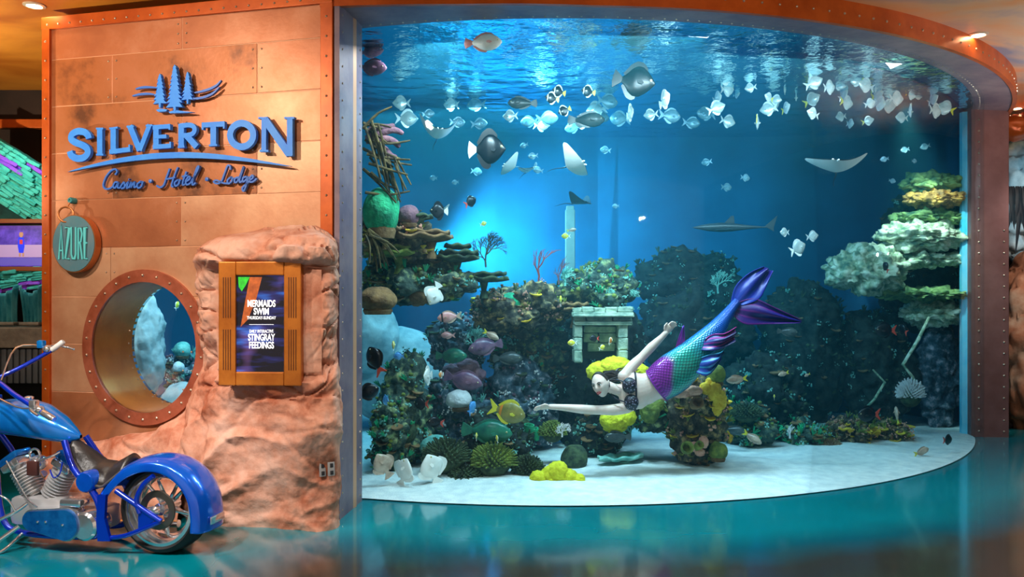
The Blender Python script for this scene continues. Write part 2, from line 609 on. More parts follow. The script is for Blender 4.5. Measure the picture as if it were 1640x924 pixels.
# --- copper wall on the left (plane through WA, running left and back)
WA = Vector((-1.345, 6.13, 0))
WB = Vector((-3.90, 6.765, 0))
WD = (WB - WA).normalized()             # leftwards along the wall
WN = Vector((WD.y, -WD.x, 0))           # towards the viewer
if WN.y > 0: WN = -WN
WL = (WB - WA).length
WM = frame_mat(WB, -WD, WN)             # local x: rightwards from the left end, local y: up, local z: out of the wall
# frame_mat gives y = z cross x
WH = 3.96


def wall_x(px):
    """wall coordinate (m from the left end) under an image column"""
    k = (px - CX) / F
    # WB + t*(-WD): X = k*Y
    t = (k * WB.y - WB.x) / (-WD.x + k * WD.y)
    return t


def wall_pt(px, py):
    t = wall_x(px)
    q = WB - WD * t
    return t, EYE - (py - HZ) * q.y / F


up = WM.to_3x3() @ Vector((0, 1, 0))
assert up.z > 0.99, up

# porthole in wall coordinates
phx, phz = wall_pt(233, 556)
PR_X = (wall_x(332) - wall_x(133)) / 2
PR_Z = 124 * 6.55 / F
PI_X, PI_Z = PR_X - 0.095, PR_Z - 0.10


def ellipse(cx, cy, rx, ry, n=56):
    return [(cx + rx * math.cos(2 * math.pi * k / n), cy + ry * math.sin(2 * math.pi * k / n)) for k in range(n)]


def cut_hole(ob, cutter):
    md = ob.modifiers.new('hole', 'BOOLEAN')
    md.operation = 'DIFFERENCE'; md.object = cutter; md.solver = 'EXACT'
    dg = bpy.context.evaluated_depsgraph_get()
    me = bpy.data.meshes.new_from_object(ob.evaluated_get(dg))
    ob.modifiers.clear()
    ob.data = me


cutter = MB().prism(ellipse(phx, phz, PI_X + 0.02, PI_Z + 0.02), -1.2, 0.3, WM).build('cutter', 'copper')
back = MB().prism([(0, 0), (WL, 0), (WL, WH), (0, WH)], -0.40, -0.004, WM)
wall = struct('wall_left', back, 'copper_joint')
cut_hole(wall, cutter)
rows = [0.02, 0.50, 0.90, 1.295, 1.685, 2.085, 2.48, 2.87, 3.26, 3.65, 3.90]
joints = {9: [292], 8: [180, 412], 7: [292], 6: [180, 412], 5: [290], 4: [177, 412], 3: [], 2: [300], 1: [], 0: [300]}
cm = ['copper', 'copper_dark', 'copper_pale']
pick = {9: [0, 0], 8: [1, 1, 0], 7: [1, 0], 6: [0, 1, 2], 5: [0, 2], 4: [2, 2, 2], 3: [2], 2: [2, 0], 1: [0], 0: [0, 0]}
xl, xr = 0.02, WL - 0.02
riv = MB()
RIV = [(0.009, 0), (0.0075, 0.004), (0.004, 0.007), (0.0, 0.008)]


def rivet(mb, p, nrm, s=1.0):
    q = Vector(nrm).to_track_quat('Z', 'Y').to_matrix().to_4x4()
    mb.lathe([(r * s, z * s) for r, z in RIV], 6, Matrix.Translation(p) @ q)


def wp(x, z, d=0.0):
    return WM @ Vector((x, z, d))


for r in range(len(rows) - 1):
    z0, z1 = rows[r] + 0.003, rows[r + 1] - 0.003
    xs = [xl] + [wall_x(j) for j in joints[r]] + [xr]
    for k in range(len(xs) - 1):
        a, b = xs[k] + (0.003 if k else 0), xs[k + 1] - (0.003 if k < len(xs) - 2 else 0)
        o = MB().bbox(((a + b) / 2, (z0 + z1) / 2, -0.008), (b - a, z1 - z0, 0.016), 0.003, WM).build('copper_panel', cm[pick[r][k]], wall, smooth=False)
        if b > phx - PI_X and a < phx + PI_X and z1 > phz - PI_Z and z0 < phz + PI_Z:
            cut_hole(o, cutter)
        for sx_ in ([a + 0.035] if k else []) + ([b - 0.035] if k < len(xs) - 2 else []):
            for zz in (z0 + 0.045, (z0 + z1) / 2, z1 - 0.045):
                rivet(riv, wp(sx_, zz), WN)
tag(riv.build('panel_rivet_set', 'rivet_steel', wall), kind='stuff')
bpy.data.objects.remove(cutter)

# trim strips of the copper wall
def strip(name, c, s, mname, rivets, rm='rivet_steel', M=WM):
    o = MB().bbox(c, s, 0.004, M).build(name, mname, None, smooth=False)
    o['kind'] = 'structure'
    mb = MB()
    for (x, z) in rivets:
        rivet(mb, M @ Vector((x, z, c[2] + s[2] / 2)), M.to_3x3() @ Vector((0, 0, 1)), 1.15)
    tag(mb.build('rivet_row', rm, o), kind='stuff')
    return o


sw = 0.075
strip('trim_1', (sw / 2, WH / 2, 0.010), (sw, WH, 0.03), 'orange_trim', [(sw / 2, 0.12 + 0.16 * k) for k in range(24)])
strip('trim_2', (WL - 0.05, WH / 2, 0.010), (0.10, WH, 0.03), 'orange_trim', [(WL - 0.05, 0.05 + 0.15 * k) for k in range(26)])
strip('trim_3', (WL / 2, WH - 0.01, 0.014), (WL, 0.10, 0.03), 'orange_trim', [(0.06 + 0.11 * k, WH - 0.025) for k in range(24)])

# porthole: ring flange, tube, glass
po = thing('porthole', 'round riveted copper porthole window in the copper wall beside the rock', 'porthole', tuple(wp(phx, phz, 0.0)))
inv = Matrix.Translation(-Vector(po.location))
nE = 64
mb = MB()
prof = [(1, PR_X, PR_Z, 0.0), (1, PR_X, PR_Z, 0.028), (1, PI_X, PI_Z, 0.034), (1, PI_X, PI_Z, 0.0)]
vs, fs = [], []
for (_, rx, rz, d) in prof:
    for k in range(nE):
        t = 2 * math.pi * k / nE
        vs.append((phx + rx * math.cos(t), phz + rz * math.sin(t), d))
for i in range(4):
    j = (i + 1) % 4
    for k in range(nE):
        k2 = (k + 1) % nE
        fs.append((i * nE + k, i * nE + k2, j * nE + k2, j * nE + k))
mb.add(vs, fs, inv @ WM)
mb.build('flange', 'red_trim', po)
mb = MB()
for k in range(26):
    t = 2 * math.pi * (k + 0.5) / 26
    rivet(mb, inv @ wp(phx + (PR_X - 0.045) * math.cos(t), phz + (PR_Z - 0.047) * math.sin(t), 0.030), WN, 1.5)
tag(mb.build('rivet_ring', 'rivet_steel', po), kind='stuff')
TD = 0.47
mb = MB(); vs, fs = [], []
tp = [(PI_X, PI_Z, 0.02), (PI_X, PI_Z, -TD), (PI_X + 0.03, PI_Z + 0.03, -TD), (PI_X + 0.012, PI_Z + 0.012, 0.0)]
for (rx, rz, d) in tp:
    for k in range(nE):
        t = 2 * math.pi * k / nE
        vs.append((phx + rx * math.cos(t), phz + rz * math.sin(t), d))
for i in range(4):
    j = (i + 1) % 4
    for k in range(nE):
        k2 = (k + 1) % nE
        fs.append((i * nE + k, i * nE + k2, j * nE + k2, j * nE + k))
mb.add(vs, fs, inv @ WM)
mb.build('tube', 'tube_metal', po)
mb = MB()
for k in range(30):
    t = 2 * math.pi * k / 30
    nrm = -(WM.to_3x3() @ Vector((math.cos(t), math.sin(t), 0)))
    rivet(mb, inv @ wp(phx + PI_X * math.cos(t), phz + PI_Z * math.sin(t), -TD + 0.07), nrm, 1.0)
tag(mb.build('tube_rivet_ring', 'rivet_steel', po), kind='stuff')
MB().prism(ellipse(phx, phz, PI_X, PI_Z), -TD + 0.002, -TD + 0.03, inv @ WM).build('pane', 'porthole_glass', po, angle=30)

# --- aquarium front: jamb, header, pillar, glass
JA = Vector((-1.300, 6.115, 0)); JB = Vector((-1.238, 6.70, 0))
jd = (JB - JA).normalized(); jn = Vector((jd.y, -jd.x, 0))
mb = MB().add([JA, JB, JB - jn * 0.16, JA - jn * 0.04, *(p + Vector((0, 0, TOP)) for p in (JA, JB, JB - jn * 0.16, JA - jn * 0.04))],
              [(0, 1, 2, 3), (4, 5, 6, 7), (0, 1, 5, 4), (1, 2, 6, 5), (2, 3, 7, 6), (3, 0, 4, 7)])
jamb = struct('trim_4', mb, 'steel_plate', smooth=False)
mb = MB()
for k in range(30):
    z = 0.06 + 0.13 * k
    rivet(mb, JA.lerp(JB, 0.90) + Vector((0, 0, z)) + jn * 0.0, jn, 1.1)
    rivet(mb, JA.lerp(JB, 0.12) + Vector((0, 0, z)), jn, 1.0)
tag(mb.build('rivet_row', 'rivet_steel', jamb), kind='stuff')

# header: soffit plates and the orange riveted band, bent to the circle
NH = 72
angs = [lerp(A0 - 0.005, A1 + 0.07, k / NH) for k in range(NH + 1)]
mb = MB(); vs, fs = [], []
for a in angs:
    ro = rout(a)
    vs += [ring(a, RG - 0.02, TOP), ring(a, ro, TOP - 0.03), ring(a, ro, CEIL + 0.02), ring(a, RG - 0.02, CEIL + 0.02)]
for i in range(NH):
    for k in range(4):
        k2 = (k + 1) % 4
        fs.append((i * 4 + k, i * 4 + k2, (i + 1) * 4 + k2, (i + 1) * 4 + k))
fs += [(0, 1, 2, 3), tuple(NH * 4 + k for k in (3, 2, 1, 0))]
header = struct('trim_5', mb.add(vs, fs), 'steel_plate')
mb = MB()
for k in range(86):
    a = lerp(A0 + 0.015, A1 + 0.03, k / 85)
    rivet(mb, ring(a, RG + 0.045, TOP - 0.004), (0, 0, -1), 1.0)
tag(mb.build('rivet_row', 'rivet_steel', header), kind='stuff')
mb = MB(); vs, fs = [], []
for a in angs:
    ro = rout(a)
    vs += [ring(a, ro + 0.002, TOP - 0.045), ring(a, ro + 0.045, TOP - 0.045), ring(a, ro + 0.045, CEIL + 0.03), ring(a, ro + 0.002, CEIL + 0.03)]
for i in range(NH):
    for k in range(4):
        k2 = (k + 1) % 4
        fs.append((i * 4 + k, i * 4 + k2, (i + 1) * 4 + k2, (i + 1) * 4 + k))
fs += [(0, 1, 2, 3), tuple(NH * 4 + k for k in (3, 2, 1, 0))]
band = struct('trim_6', mb.add(vs, fs), 'orange_trim')
mb = MB()
for k in range(58):
    a = lerp(A0 + 0.01, A1 + 0.05, k / 57)
    ro = rout(a) + 0.045
    rivet(mb, ring(a, ro, TOP + 0.045), (math.cos(a), math.sin(a), 0), 1.3)
tag(mb.build('rivet_row', 'rivet_steel', band), kind='stuff')

# right pillar
PA = Vector((5.50, 9.72, 0)); PB = Vector((5.915, 9.66, 0))
pd = (PB - PA).normalized(); pn = Vector((pd.y, -pd.x, 0))
PM = frame_mat(PA, pd, pn)
PW = (PB - PA).length
pil = MB().bbox((PW / 2, 2.0, -0.12), (PW, 4.06, 0.24), 0.006, PM)
pillar = struct('trim_7', pil, 'brown_plate', smooth=False)
mb = MB()
for k in range(30):
    rivet(mb, PM @ Vector((0.085, 0.07 + 0.133 * k, 0)), pn, 1.5)
    if k < 19: rivet(mb, PM @ Vector((PW - 0.055, 0.07 + 0.133 * k, 0)), pn, 1.5)
tag(mb.build('rivet_row', 'rivet_steel', pillar), kind='stuff')

# the curved acrylic window
NG = 64
mb = MB(); vs, fs = [], []
for k in range(NG + 1):
    a = lerp(A0, A1, k / NG)
    vs += [ring(a, RG - 0.0, 0.0), ring(a, RG + 0.09, 0.0), ring(a, RG + 0.09, TOP), ring(a, RG - 0.0, TOP)]
for i in range(NG):
    for k in range(4):
        k2 = (k + 1) % 4
        fs.append((i * 4 + k, i * 4 + k2, (i + 1) * 4 + k2, (i + 1) * 4 + k))
fs += [(0, 1, 2, 3), tuple(NG * 4 + k for k in (3, 2, 1, 0))]
g = struct('window_1', mb.add(vs, fs), 'acrylic', angle=30)
g['label'] = 'tall curved clear acrylic window of the aquarium'

# added strip behind the window, its pale cyan painting the glass limb's bright edge
mat('limb_glow_paint', rgb(70, 190, 226), rgb(150, 226, 240), 3.0, rough=0.2, stretch=(1, 1, .5))
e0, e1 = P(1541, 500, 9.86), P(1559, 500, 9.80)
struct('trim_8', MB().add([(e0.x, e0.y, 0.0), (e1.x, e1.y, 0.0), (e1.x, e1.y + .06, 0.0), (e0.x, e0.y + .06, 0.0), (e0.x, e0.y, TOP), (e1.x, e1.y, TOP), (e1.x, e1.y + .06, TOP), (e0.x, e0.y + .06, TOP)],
       [(0, 1, 2, 3), (4, 5, 6, 7), (0, 1, 5, 4), (1, 2, 6, 5), (2, 3, 7, 6), (3, 0, 4, 7)]), 'limb_glow_paint', smooth=False)

# tank shell: back and side walls, sand bed
BACK = [(-3.93, 7.16), (-4.1, 8.3), (-3.8, 9.8), (-2.5, 11.1), (-0.5, 11.55), (1.8, 11.6), (4.0, 11.5), (5.6, 11.0), (6.1, 10.4), (5.75, 9.80)]
bk = [Vector((p.x, p.y, 0)) for p in catmull([(x, y, 0) for x, y in BACK], 8)]
mb = MB(); vs, fs = [], []
for i, p in enumerate(bk):
    d = (bk[min(i + 1, len(bk) - 1)] - bk[max(i - 1, 0)]).normalized()
    n_ = Vector((-d.y, d.x, 0)) * 0.12
    vs += [p + Vector((0, 0, -0.05)), p + Vector((0, 0, 4.05)), p + n_ + Vector((0, 0, 4.05)), p + n_ + Vector((0, 0, -0.05))]
for i in range(len(bk) - 1):
    for k in range(4):
        k2 = (k + 1) % 4
        fs.append((i * 4 + k, i * 4 + k2, (i + 1) * 4 + k2, (i + 1) * 4 + k))
fs += [(0, 1, 2, 3), tuple((len(bk) - 1) * 4 + k for k in (3, 2, 1, 0))]
struct('wall_back', mb.add(vs, fs), 'tank_paint', angle=60)

front = [ring(lerp(A1, A0, k / 40), RG - 0.005, 0) for k in range(41)] + [Vector((-1.42, 6.72, 0)), Vector((-3.9, 7.17, 0))]
outline = [Vector((p.x, p.y, 0)) for p in bk] + front


def extrude_outline(pts, z0, z1, name, m):
    mb = MB().prism([(p.x, p.y) for p in pts], z0, z1)
    return mb


wat = extrude_outline(outline, 0.005, 3.948, 'water', None).build('water', 'tank_water', None, smooth=False)
tag(wat, 'clear blue water that fills the aquarium', 'water', kind='stuff')


def sand_h(x, y):
    d = (Vector((x, y)) - Vector((TC.x, TC.y))).length
    edge = max(0.0, min(1.0, (RG - d) / 0.8))
    h = 0.012 + edge * (0.03 + 0.05 * noise.noise(Vector((x * 0.9, y * 1.3, 0))) + 0.02 * noise.noise(Vector((x * 3, y * 4, 3))))
    return max(h, 0.008)


def sand_bed():
    bm = bmesh.new()
    mb = MB(); N = 120
    xs = [lerp(-4.1, 6.15, i / N) for i in range(N + 1)]
    ok = {}
    # clip the grid to the tank outline by per-column limits
    def lim(x):
        ys_b = [lerp(a.y, b.y, (x - a.x) / (b.x - a.x)) for a, b in zip(bk, bk[1:]) if (a.x - x) * (b.x - x) <= 0 and abs(a.x - b.x) > 1e-6]
        yb = max(ys_b) if ys_b else 10.0
        if x < -1.236:
            yf = lerp(6.70, 7.16, (x + 1.236) / (-3.9 + 1.236)) + 0.03
        else:
            dx = x - TC.x
            yf = TC.y - math.sqrt(max(RG * RG - dx * dx, 0.0)) if abs(dx) < RG else 10.3
            if x > 5.5: yf = max(yf, 9.85)
        return min(yf, yb - 0.01), yb + 0.05
    Mv = 60
    vs, fs = [], []
    for x in xs:
        y0, y1 = lim(x)
        for j in range(Mv + 1):
            t = (j / Mv) ** 1.4
            y = lerp(y0, y1, t)
            vs.append((x, y, sand_h(x, y)))
    for i in range(N):
        for j in range(Mv):
            a = i * (Mv + 1) + j
            fs.append((a, a + 1, a + Mv + 2, a + Mv + 1))
    return mb.add(vs, fs)


tag(sand_bed().build('sand', 'sand', None, angle=80), 'white rippled sand on the aquarium floor', 'sand', kind='stuff')
ws = extrude_outline(outline, 3.95, 3.96, '', None).build('water_surface', 'water_surface', None, smooth=False)
tag(ws, 'rippling mirror-like water surface seen from below', 'water', kind='stuff')
# ------------------------------------------------------------------ lobby: outer walls, rock, monitor, signs
mat('rock_tan', rgb(158, 84, 54), rgb(212, 166, 146), 2.6, rough=0.85, bump=0.55, bscale=16, lo=0.36, hi=0.62, c3=rgb(198, 138, 112), detail=8)
mat('outlet_grey', rgb(150, 150, 150), rough=0.5)
mat('outlet_dark', rgb(40, 40, 44), rough=0.5)
mat('sign_blue', rgb(36, 136, 252), rgb(56, 152, 255), 8.0, rough=0.5)
mat('sign_edge', rgb(64, 40, 36), rough=0.6)
mat('script_blue', rgb(56, 116, 214), rough=0.4)
mat('azure_disc', rgb(84, 138, 156), rgb(118, 142, 154), 5.0, rough=0.5, metal=0.2)
mat('azure_rim', rgb(190, 120, 70), rough=0.35, metal=0.6)
mat('neon_teal', rgb(100, 196, 200), rough=0.3, emis=rgb(90, 220, 214), estr=0.15)
mat('neon_groove', rgb(52, 84, 92), rough=0.6)
mat('teal_bolt', rgb(64, 150, 160), rough=0.4, metal=0.3)
mat('frame_bronze', rgb(164, 84, 22), rgb(216, 132, 48), 3.2, rough=0.35, metal=0.4, lo=0.3, hi=0.7, detail=6)
mat('frame_groove', rgb(96, 50, 18), rough=0.5)
mat('black_bezel', rgb(8, 8, 10), rough=0.3)
mat('lamp_trim', rgb(214, 200, 180), rough=0.35, metal=0.4)
mat('lamp_lens', rgb(255, 244, 224), rough=0.3, emis=rgb(255, 240, 214), estr=9.0)
mat('screen_text', rgb(250, 250, 250), rough=0.5, emis=rgb(255, 255, 255), estr=0.9)

struct('wall_right', MB().box((8.6, 6, 2), (0.2, 18, 4.2)), 'dark_wall')
struct('wall_far', MB().box((0, 13.3, 2), (18, 0.2, 4.2)), 'dark_wall')
struct('wall_side', MB().box((-8.2, 6, 2), (0.2, 18, 4.2)), 'dark_wall')


def rock_disp(p, s=1.0, crack=1.0):
    w = Vector((noise.noise(p * 1.3), noise.noise(p * 1.3 + Vector((5, 0, 0))), noise.noise(p * 1.3 + Vector((0, 7, 0))))) * .25
    q = p + w
    h = 0.085 * noise.fractal(q * 2.0 * s, 1.0, 2.0, 3) + 0.020 * noise.fractal(q * 9 * s, 1.0, 2.0, 4)
    # slanting ridges of the carved lower rock
    rg = 1 - abs(noise.noise(Vector((q.x * 1.6 + q.z * 2.2, q.y * 1.6, q.z * 3.4 - q.x * 2.0))) * 2)
    h += 0.045 * max(0.0, rg) ** 2 * (1.25 - crack)
    d, _ = noise.voronoi(Vector((q.x * 2.6, q.y * 2.6, q.z * 4.4)))
    h -= crack * 0.060 * max(0.0, 1.0 - (d[1] - d[0]) / 0.12)
    d2, _ = noise.voronoi(Vector((q.x * 6, q.y * 6, q.z * 9)))
    h -= crack * 0.014 * max(0.0, 1.0 - (d2[1] - d2[0]) / 0.15)
    return h


def big_rock():
    lv = [(0.0, 290, 556, .34), (.30, 286, 554, .36), (.55, 292, 550, .37), (.80, 302, 548, .37), (1.0, 312, 547, .40), (1.08, 318, 547, .42),
          (1.14, 324, 546, .36), (1.5, 324, 546, .36), (1.88, 322, 545, .36), (1.95, 318, 544, .50), (2.04, 326, 542, .48), (2.11, 344, 538, .38),
          (2.17, 384, 526, .22), (2.22, 425, 505, .06)]

    def at(u, v):
        z = v * 2.22
        xl_ = wall_x(interp(z, [(l[0], l[1]) for l in lv])); xr_ = wall_x(interp(z, [(l[0], l[2]) for l in lv]))
        xr_ = min(xr_, WL + 0.035)
        d = interp(z, [(l[0], l[3]) for l in lv])
        a = math.pi * (1 - u)
        cx_, sy_ = math.cos(a), math.sin(a)
        ex = math.copysign(abs(cx_) ** 0.62, cx_); ey = sy_ ** 0.55
        x = (xl_ + xr_) / 2 + ex * (xr_ - xl_) / 2
        dd = -0.03 + (d + 0.03) * ey
        p = wp(x + .55 * max(dd, 0), z, dd)
        nrm = (WM.to_3x3() @ Vector((ex * 0.8, 0.15, ey))).normalized()
        inside = 1.14 < z < 1.88 and 0.30 < u < 0.72      # flat bed behind the monitor
        h = rock_disp(p, 1.0, interp(z, [(0, .12), (.85, .25), (1.1, 1.0), (2.3, 1.0)])) * (0.25 + 0.75 * sy_ ** 0.5) * (.15 if inside else 1)
        p += nrm * h
        p.z = max(p.z, 0.0) if v > 0 else 0.0
        return p
    return MB().grid(170, 170, at)


rk = big_rock().build('carved_rock', 'rock_tan', None, angle=70)
tag(rk, 'tall tan and rust carved rock that holds the framed monitor', 'rock')


def rock_apron():
    def at(u, v):
        px = lerp(60, 340, u)
        x = wall_x(px)
        top = interp(px, [(60, 0.30), (100, 0.36), (130, 0.47), (200, 0.56), (260, 0.60), (300, 0.78), (340, 0.86)])
        out = interp(px, [(60, 0.10), (130, 0.26), (220, 0.40), (300, 0.46), (340, 0.42)])
        t = v
        z = top * (1 - t ** 1.5); d = 0.02 + out * (t ** 0.75)
        p = wp(x, z, d)
        nrm = (WM.to_3x3() @ Vector((0, 0.7, 0.7))).normalized()
        p += nrm * (rock_disp(p, 1.0, 0.5) * (0.4 + 0.6 * math.sin(math.pi * min(1, v * 1.15))) if v < 0.98 else 0)
        q = WM.inverted() @ p
        if q.z < -0.02: p = wp(q.x, q.y, -0.02)
        p.z = max(p.z, 0.0)
        return p
    return MB().grid(90, 50, at)


ap = rock_apron().build('rock_slope', 'rock_tan', None, angle=70)
tag(ap, 'low rust-coloured rock slope along the wall foot behind the motorcycle', 'rock')

# power outlets on the rock
for px, w, lab, m in ((515, 0.055, 'small grey metal outlet plate on the rock, nearer the monitor side', 'outlet_grey'),
                      (531, 0.06, 'small white power outlet on the rock beside the riveted jamb', 'outlet_grey')):
    # found by casting down onto the rock surface
    best = None
    tgt = P(px, 752, 6.0)
    for v in rk.data.vertices:
        q = v.co
        ppx = CX + F * q.x / q.y; ppy = HZ - (q.z - EYE) * F / q.y
        dd = (ppx - px) ** 2 + (ppy - 752) ** 2
        if best is None or dd < best[0] - (6 if q.y > best[1].y else 0):
            best = (dd, q.copy(), v.normal.copy())
    nn = Vector((0.55, -0.8, 0.1)).normalized()
    o = thing('power_outlet', lab, 'outlet', tuple(best[1] + nn * 0.012))
    Mo = frame_mat((0, 0, 0), Vector((0, 0, 1)).cross(nn), nn)
    MB().bbox((0, 0, 0.0), (w * .8, 0.10, 0.02), 0.004, Mo).build('plate', m, o)
    for k in (-1, 1):
        MB().bbox((0, 0.026 * k, 0.011), (0.024, 0.028, 0.006), 0.003, Mo).build('socket', 'outlet_dark', o)

# ------------------------------------------------------------------ framed monitor on the rock
MC = P(418.5, 518, 5.80)
mon = thing('framed_monitor', 'portrait monitor in a fluted bronze frame on the carved rock', 'monitor', tuple(MC), math.radians(-3))
sx_ = 5.80 / F
W_, H_ = 134 * sx_, 198 * sx_
ow, oh = 78 * sx_, 154 * sx_            # opening
MM = frame_mat((0, 0, 0), (1, 0, 0), (0, -1, 0))     # local x right, y up, z to viewer
sc_dx, sc_dy = (416.5 - 418.5) * sx_, (518 - 518.5) * sx_
lw = (W_ - ow) / 2; th = (H_ - oh) / 2
fr = MB()
for (c, s) in (((-W_ / 2 + lw / 2, 0), (lw, H_)), ((W_ / 2 - lw / 2, 0), (lw, H_)), ((0, H_ / 2 - th / 2), (W_ - 2 * lw, th)), ((0, -H_ / 2 + th / 2), (W_ - 2 * lw, th))):
    MB().bbox((c[0], c[1], 0), (s[0] - 0.001, s[1], 0.07), 0.008, MM).build('frame_rail', 'frame_bronze', mon, smooth=False)
for sx2 in (-1, 1):
    for sy2 in (-1, 1):
        for k in range(4):
            MB().bbox((sx2 * (W_ / 2 - lw / 2) + (k - 1.5) * 0.017, sy2 * oh * 0.27, 0.036), (0.006, oh * 0.42, 0.006), 0.0015, MM).build('flute', 'frame_groove', mon, smooth=False)
MB().box((0, 0, -0.02), (W_ - 0.02, H_ - 0.02, 0.06), MM).build('housing', 'black_bezel', mon, smooth=False)


def screen_mat():
    m = bpy.data.materials.new('monitor_picture'); m.use_nodes = True
    nt = m.node_tree; b = nt.nodes['Principled BSDF']
    b.inputs['Base Color'].default_value = (0.005, 0.005, 0.01, 1); b.inputs['Roughness'].default_value = 0.25
    tc = nt.nodes.new('ShaderNodeTexCoord')
    mp = nt.nodes.new('ShaderNodeMapping'); mp.inputs['Rotation'].default_value = (0, math.radians(14), 0); mp.inputs['Scale'].default_value = (2.2, 1, 13)
    nt.links.new(tc.outputs['Object'], mp.inputs['Vector'])
    n1 = nt.nodes.new('ShaderNodeTexNoise'); n1.inputs['Scale'].default_value = 1.0; n1.inputs['Detail'].default_value = 3
    nt.links.new(mp.outputs[0], n1.inputs['Vector'])
    cr = nt.nodes.new('ShaderNodeValToRGB')
    cr.color_ramp.elements[0].position = 0.50; cr.color_ramp.elements[0].color = (0.003, 0.003, 0.008, 1)
    cr.color_ramp.elements[1].position = 0.74; cr.color_ramp.elements[1].color = rgb(60, 140, 255)
    e = cr.color_ramp.elements.new(0.60); e.color = rgb(40, 44, 110)
    nt.links.new(n1.outputs['Fac'], cr.inputs['Fac'])
    n2 = nt.nodes.new('ShaderNodeTexNoise'); n2.inputs['Scale'].default_value = 4.0
    nt.links.new(tc.outputs['Object'], n2.inputs['Vector'])
    c2 = nt.nodes.new('ShaderNodeValToRGB')
    c2.color_ramp.elements[0].position = 0.56; c2.color_ramp.elements[0].color = (0, 0, 0, 1)
    c2.color_ramp.elements[1].position = 0.75; c2.color_ramp.elements[1].color = rgb(110, 70, 120)
    nt.links.new(n2.outputs['Fac'], c2.inputs['Fac'])
    ad = nt.nodes.new('ShaderNodeMix'); ad.data_type = 'RGBA'; ad.blend_type = 'ADD'; ad.inputs['Factor'].default_value = 1.0
    nt.links.new(cr.outputs['Color'], ad.inputs['A']); nt.links.new(c2.outputs['Color'], ad.inputs['B'])
    nt.links.new(ad.outputs['Result'], b.inputs['Emission Color'])
    b.inputs['Emission Strength'].default_value = 0.8
    M_['monitor_picture'] = m


screen_mat()
mat('pic_green', rgb(40, 190, 40), rgb(20, 110, 30), 30, rough=0.5, emis=rgb(50, 200, 50), estr=0.55)
mat('pic_orange', rgb(120, 50, 20), rgb(190, 96, 40), 20, rough=0.5, emis=rgb(150, 72, 30), estr=0.45)
scr = MB().box((0, 0, 0.012), (ow, oh, 0.004), MM).build('screen', 'monitor_picture', mon, smooth=False)


def scr2(px, py):
    return ((px - 416.5) * sx_, -(py - 518.5) * sx_)


MB().prism([scr2(*p) for p in ((380, 444), (399, 444), (392, 458), (386, 467), (381, 460))], 0.0145, 0.0155, MM).build('picture_patch', 'pic_green', scr, smooth=False)
MB().prism([scr2(*p) for p in ((399, 444), (419, 444), (410, 478), (396, 512), (384, 524), (392, 480))], 0.0145, 0.0155, MM).build('picture_patch', 'pic_orange', scr, smooth=False)


def text_obj(body, size, xs, parent, m, M, bold=0.0, depth=0.001, name='lettering'):
    cu = bpy.data.curves.new(name, 'FONT')
    cu.body = body; cu.size = size; cu.align_x = 'CENTER'; cu.align_y = 'CENTER'
    cu.extrude = depth; cu.offset = bold; cu.space_character = 1.0
    t = bpy.data.objects.new(name, cu)
    col.objects.link(t)
    dg = bpy.context.evaluated_depsgraph_get()
    me = bpy.data.meshes.new_from_object(t.evaluated_get(dg))
    bpy.data.objects.remove(t)
    me.transform(M @ Matrix.Diagonal((xs, 1, 1, 1)))
    me.materials.clear()
    return obj(name, me, m, parent)


for body, py, hpx, wpx, bold in (('MERMAIDS', 487, 10.5, 46, .0014), ('SWIM', 499.5, 10.5, 24, .0014), ('THURSDAY-SUNDAY', 509.5, 5, 45, .0002),
                                 ('DAILY INTERACTIVE', 531, 5, 44, .0002), ('STINGRAY', 541, 10.5, 44, .0014), ('FEEDINGS', 553.5, 10.5, 44, .0014)):
    size = hpx * sx_ / 0.70
    wd = len(body) * size * 0.60
    xs = (wpx * sx_) / wd
    x, y = scr2(418, py)
    text_obj(body, size, xs, scr, 'screen_text', MM @ Matrix.Translation((x, y, 0.017)), bold)
MB().box((*scr2(418, 520), 0.0155), (40 * sx_, 0.0025, 0.001), MM).build('divider_line', 'screen_text', scr, smooth=False)

# ------------------------------------------------------------------ wall sign with letters, trees and script
SG = thing('wall_sign', 'blue raised SILVERTON sign with pine trees and script on the copper wall', 'sign', tuple(wp(*wall_pt(295, 262), 0)))
SI = Matrix.Translation(-Vector(SG.location)) @ WM
S0, S1 = 0.030, 0.062       # letters stand off the wall


def W2(p):
    return wall_pt(p[0], p[1])


def sign_part(name, strokes, m='sign_blue', h0=S0, h1=S1, parent=SG, T=None):
    """strokes: list of (points in px, width px | 'poly')"""
    mb = MB()
    for pts, w in strokes:
        q = [W2(p) for p in pts]
        if w == 'poly':
            mb.prism(q, h0, h1, SI if T is None else T)
        elif isinstance(w, tuple):
            mb.ribbon(q, w[1], h0, h1, SI if T is None else T, closed=True)
        else:
            mb.ribbon(q, w, h0, h1, SI if T is None else T)
        h1 += 0.0006
    return mb.build(name, m, parent, smooth=False)


pxm = 6.45 / F


def letter(x0, y0, x1, y1, segs, dy=0.0, w=0.050):
    def T(p):
        return (lerp(x0, x1, p[0]), lerp(y0, y1, 1 - p[1]) + dy * (p[0] - 0.5))
    out = []
    for pts, k in segs:
        q = [T(p) for p in pts]
        if k == 'poly':
            out.append((q, 'poly'))
        elif k == 'ring':
            out.append((q, ('ring', w)))
        else:
            out.append((q, w * k))
    return sign_part('letter', out)


def arcp(cx, cy, rx, ry, a0, a1, n=14):
    return [(cx + rx * math.cos(math.radians(lerp(a0, a1, k / n))), cy + ry * math.sin(math.radians(lerp(a0, a1, k / n)))) for k in range(n + 1)]


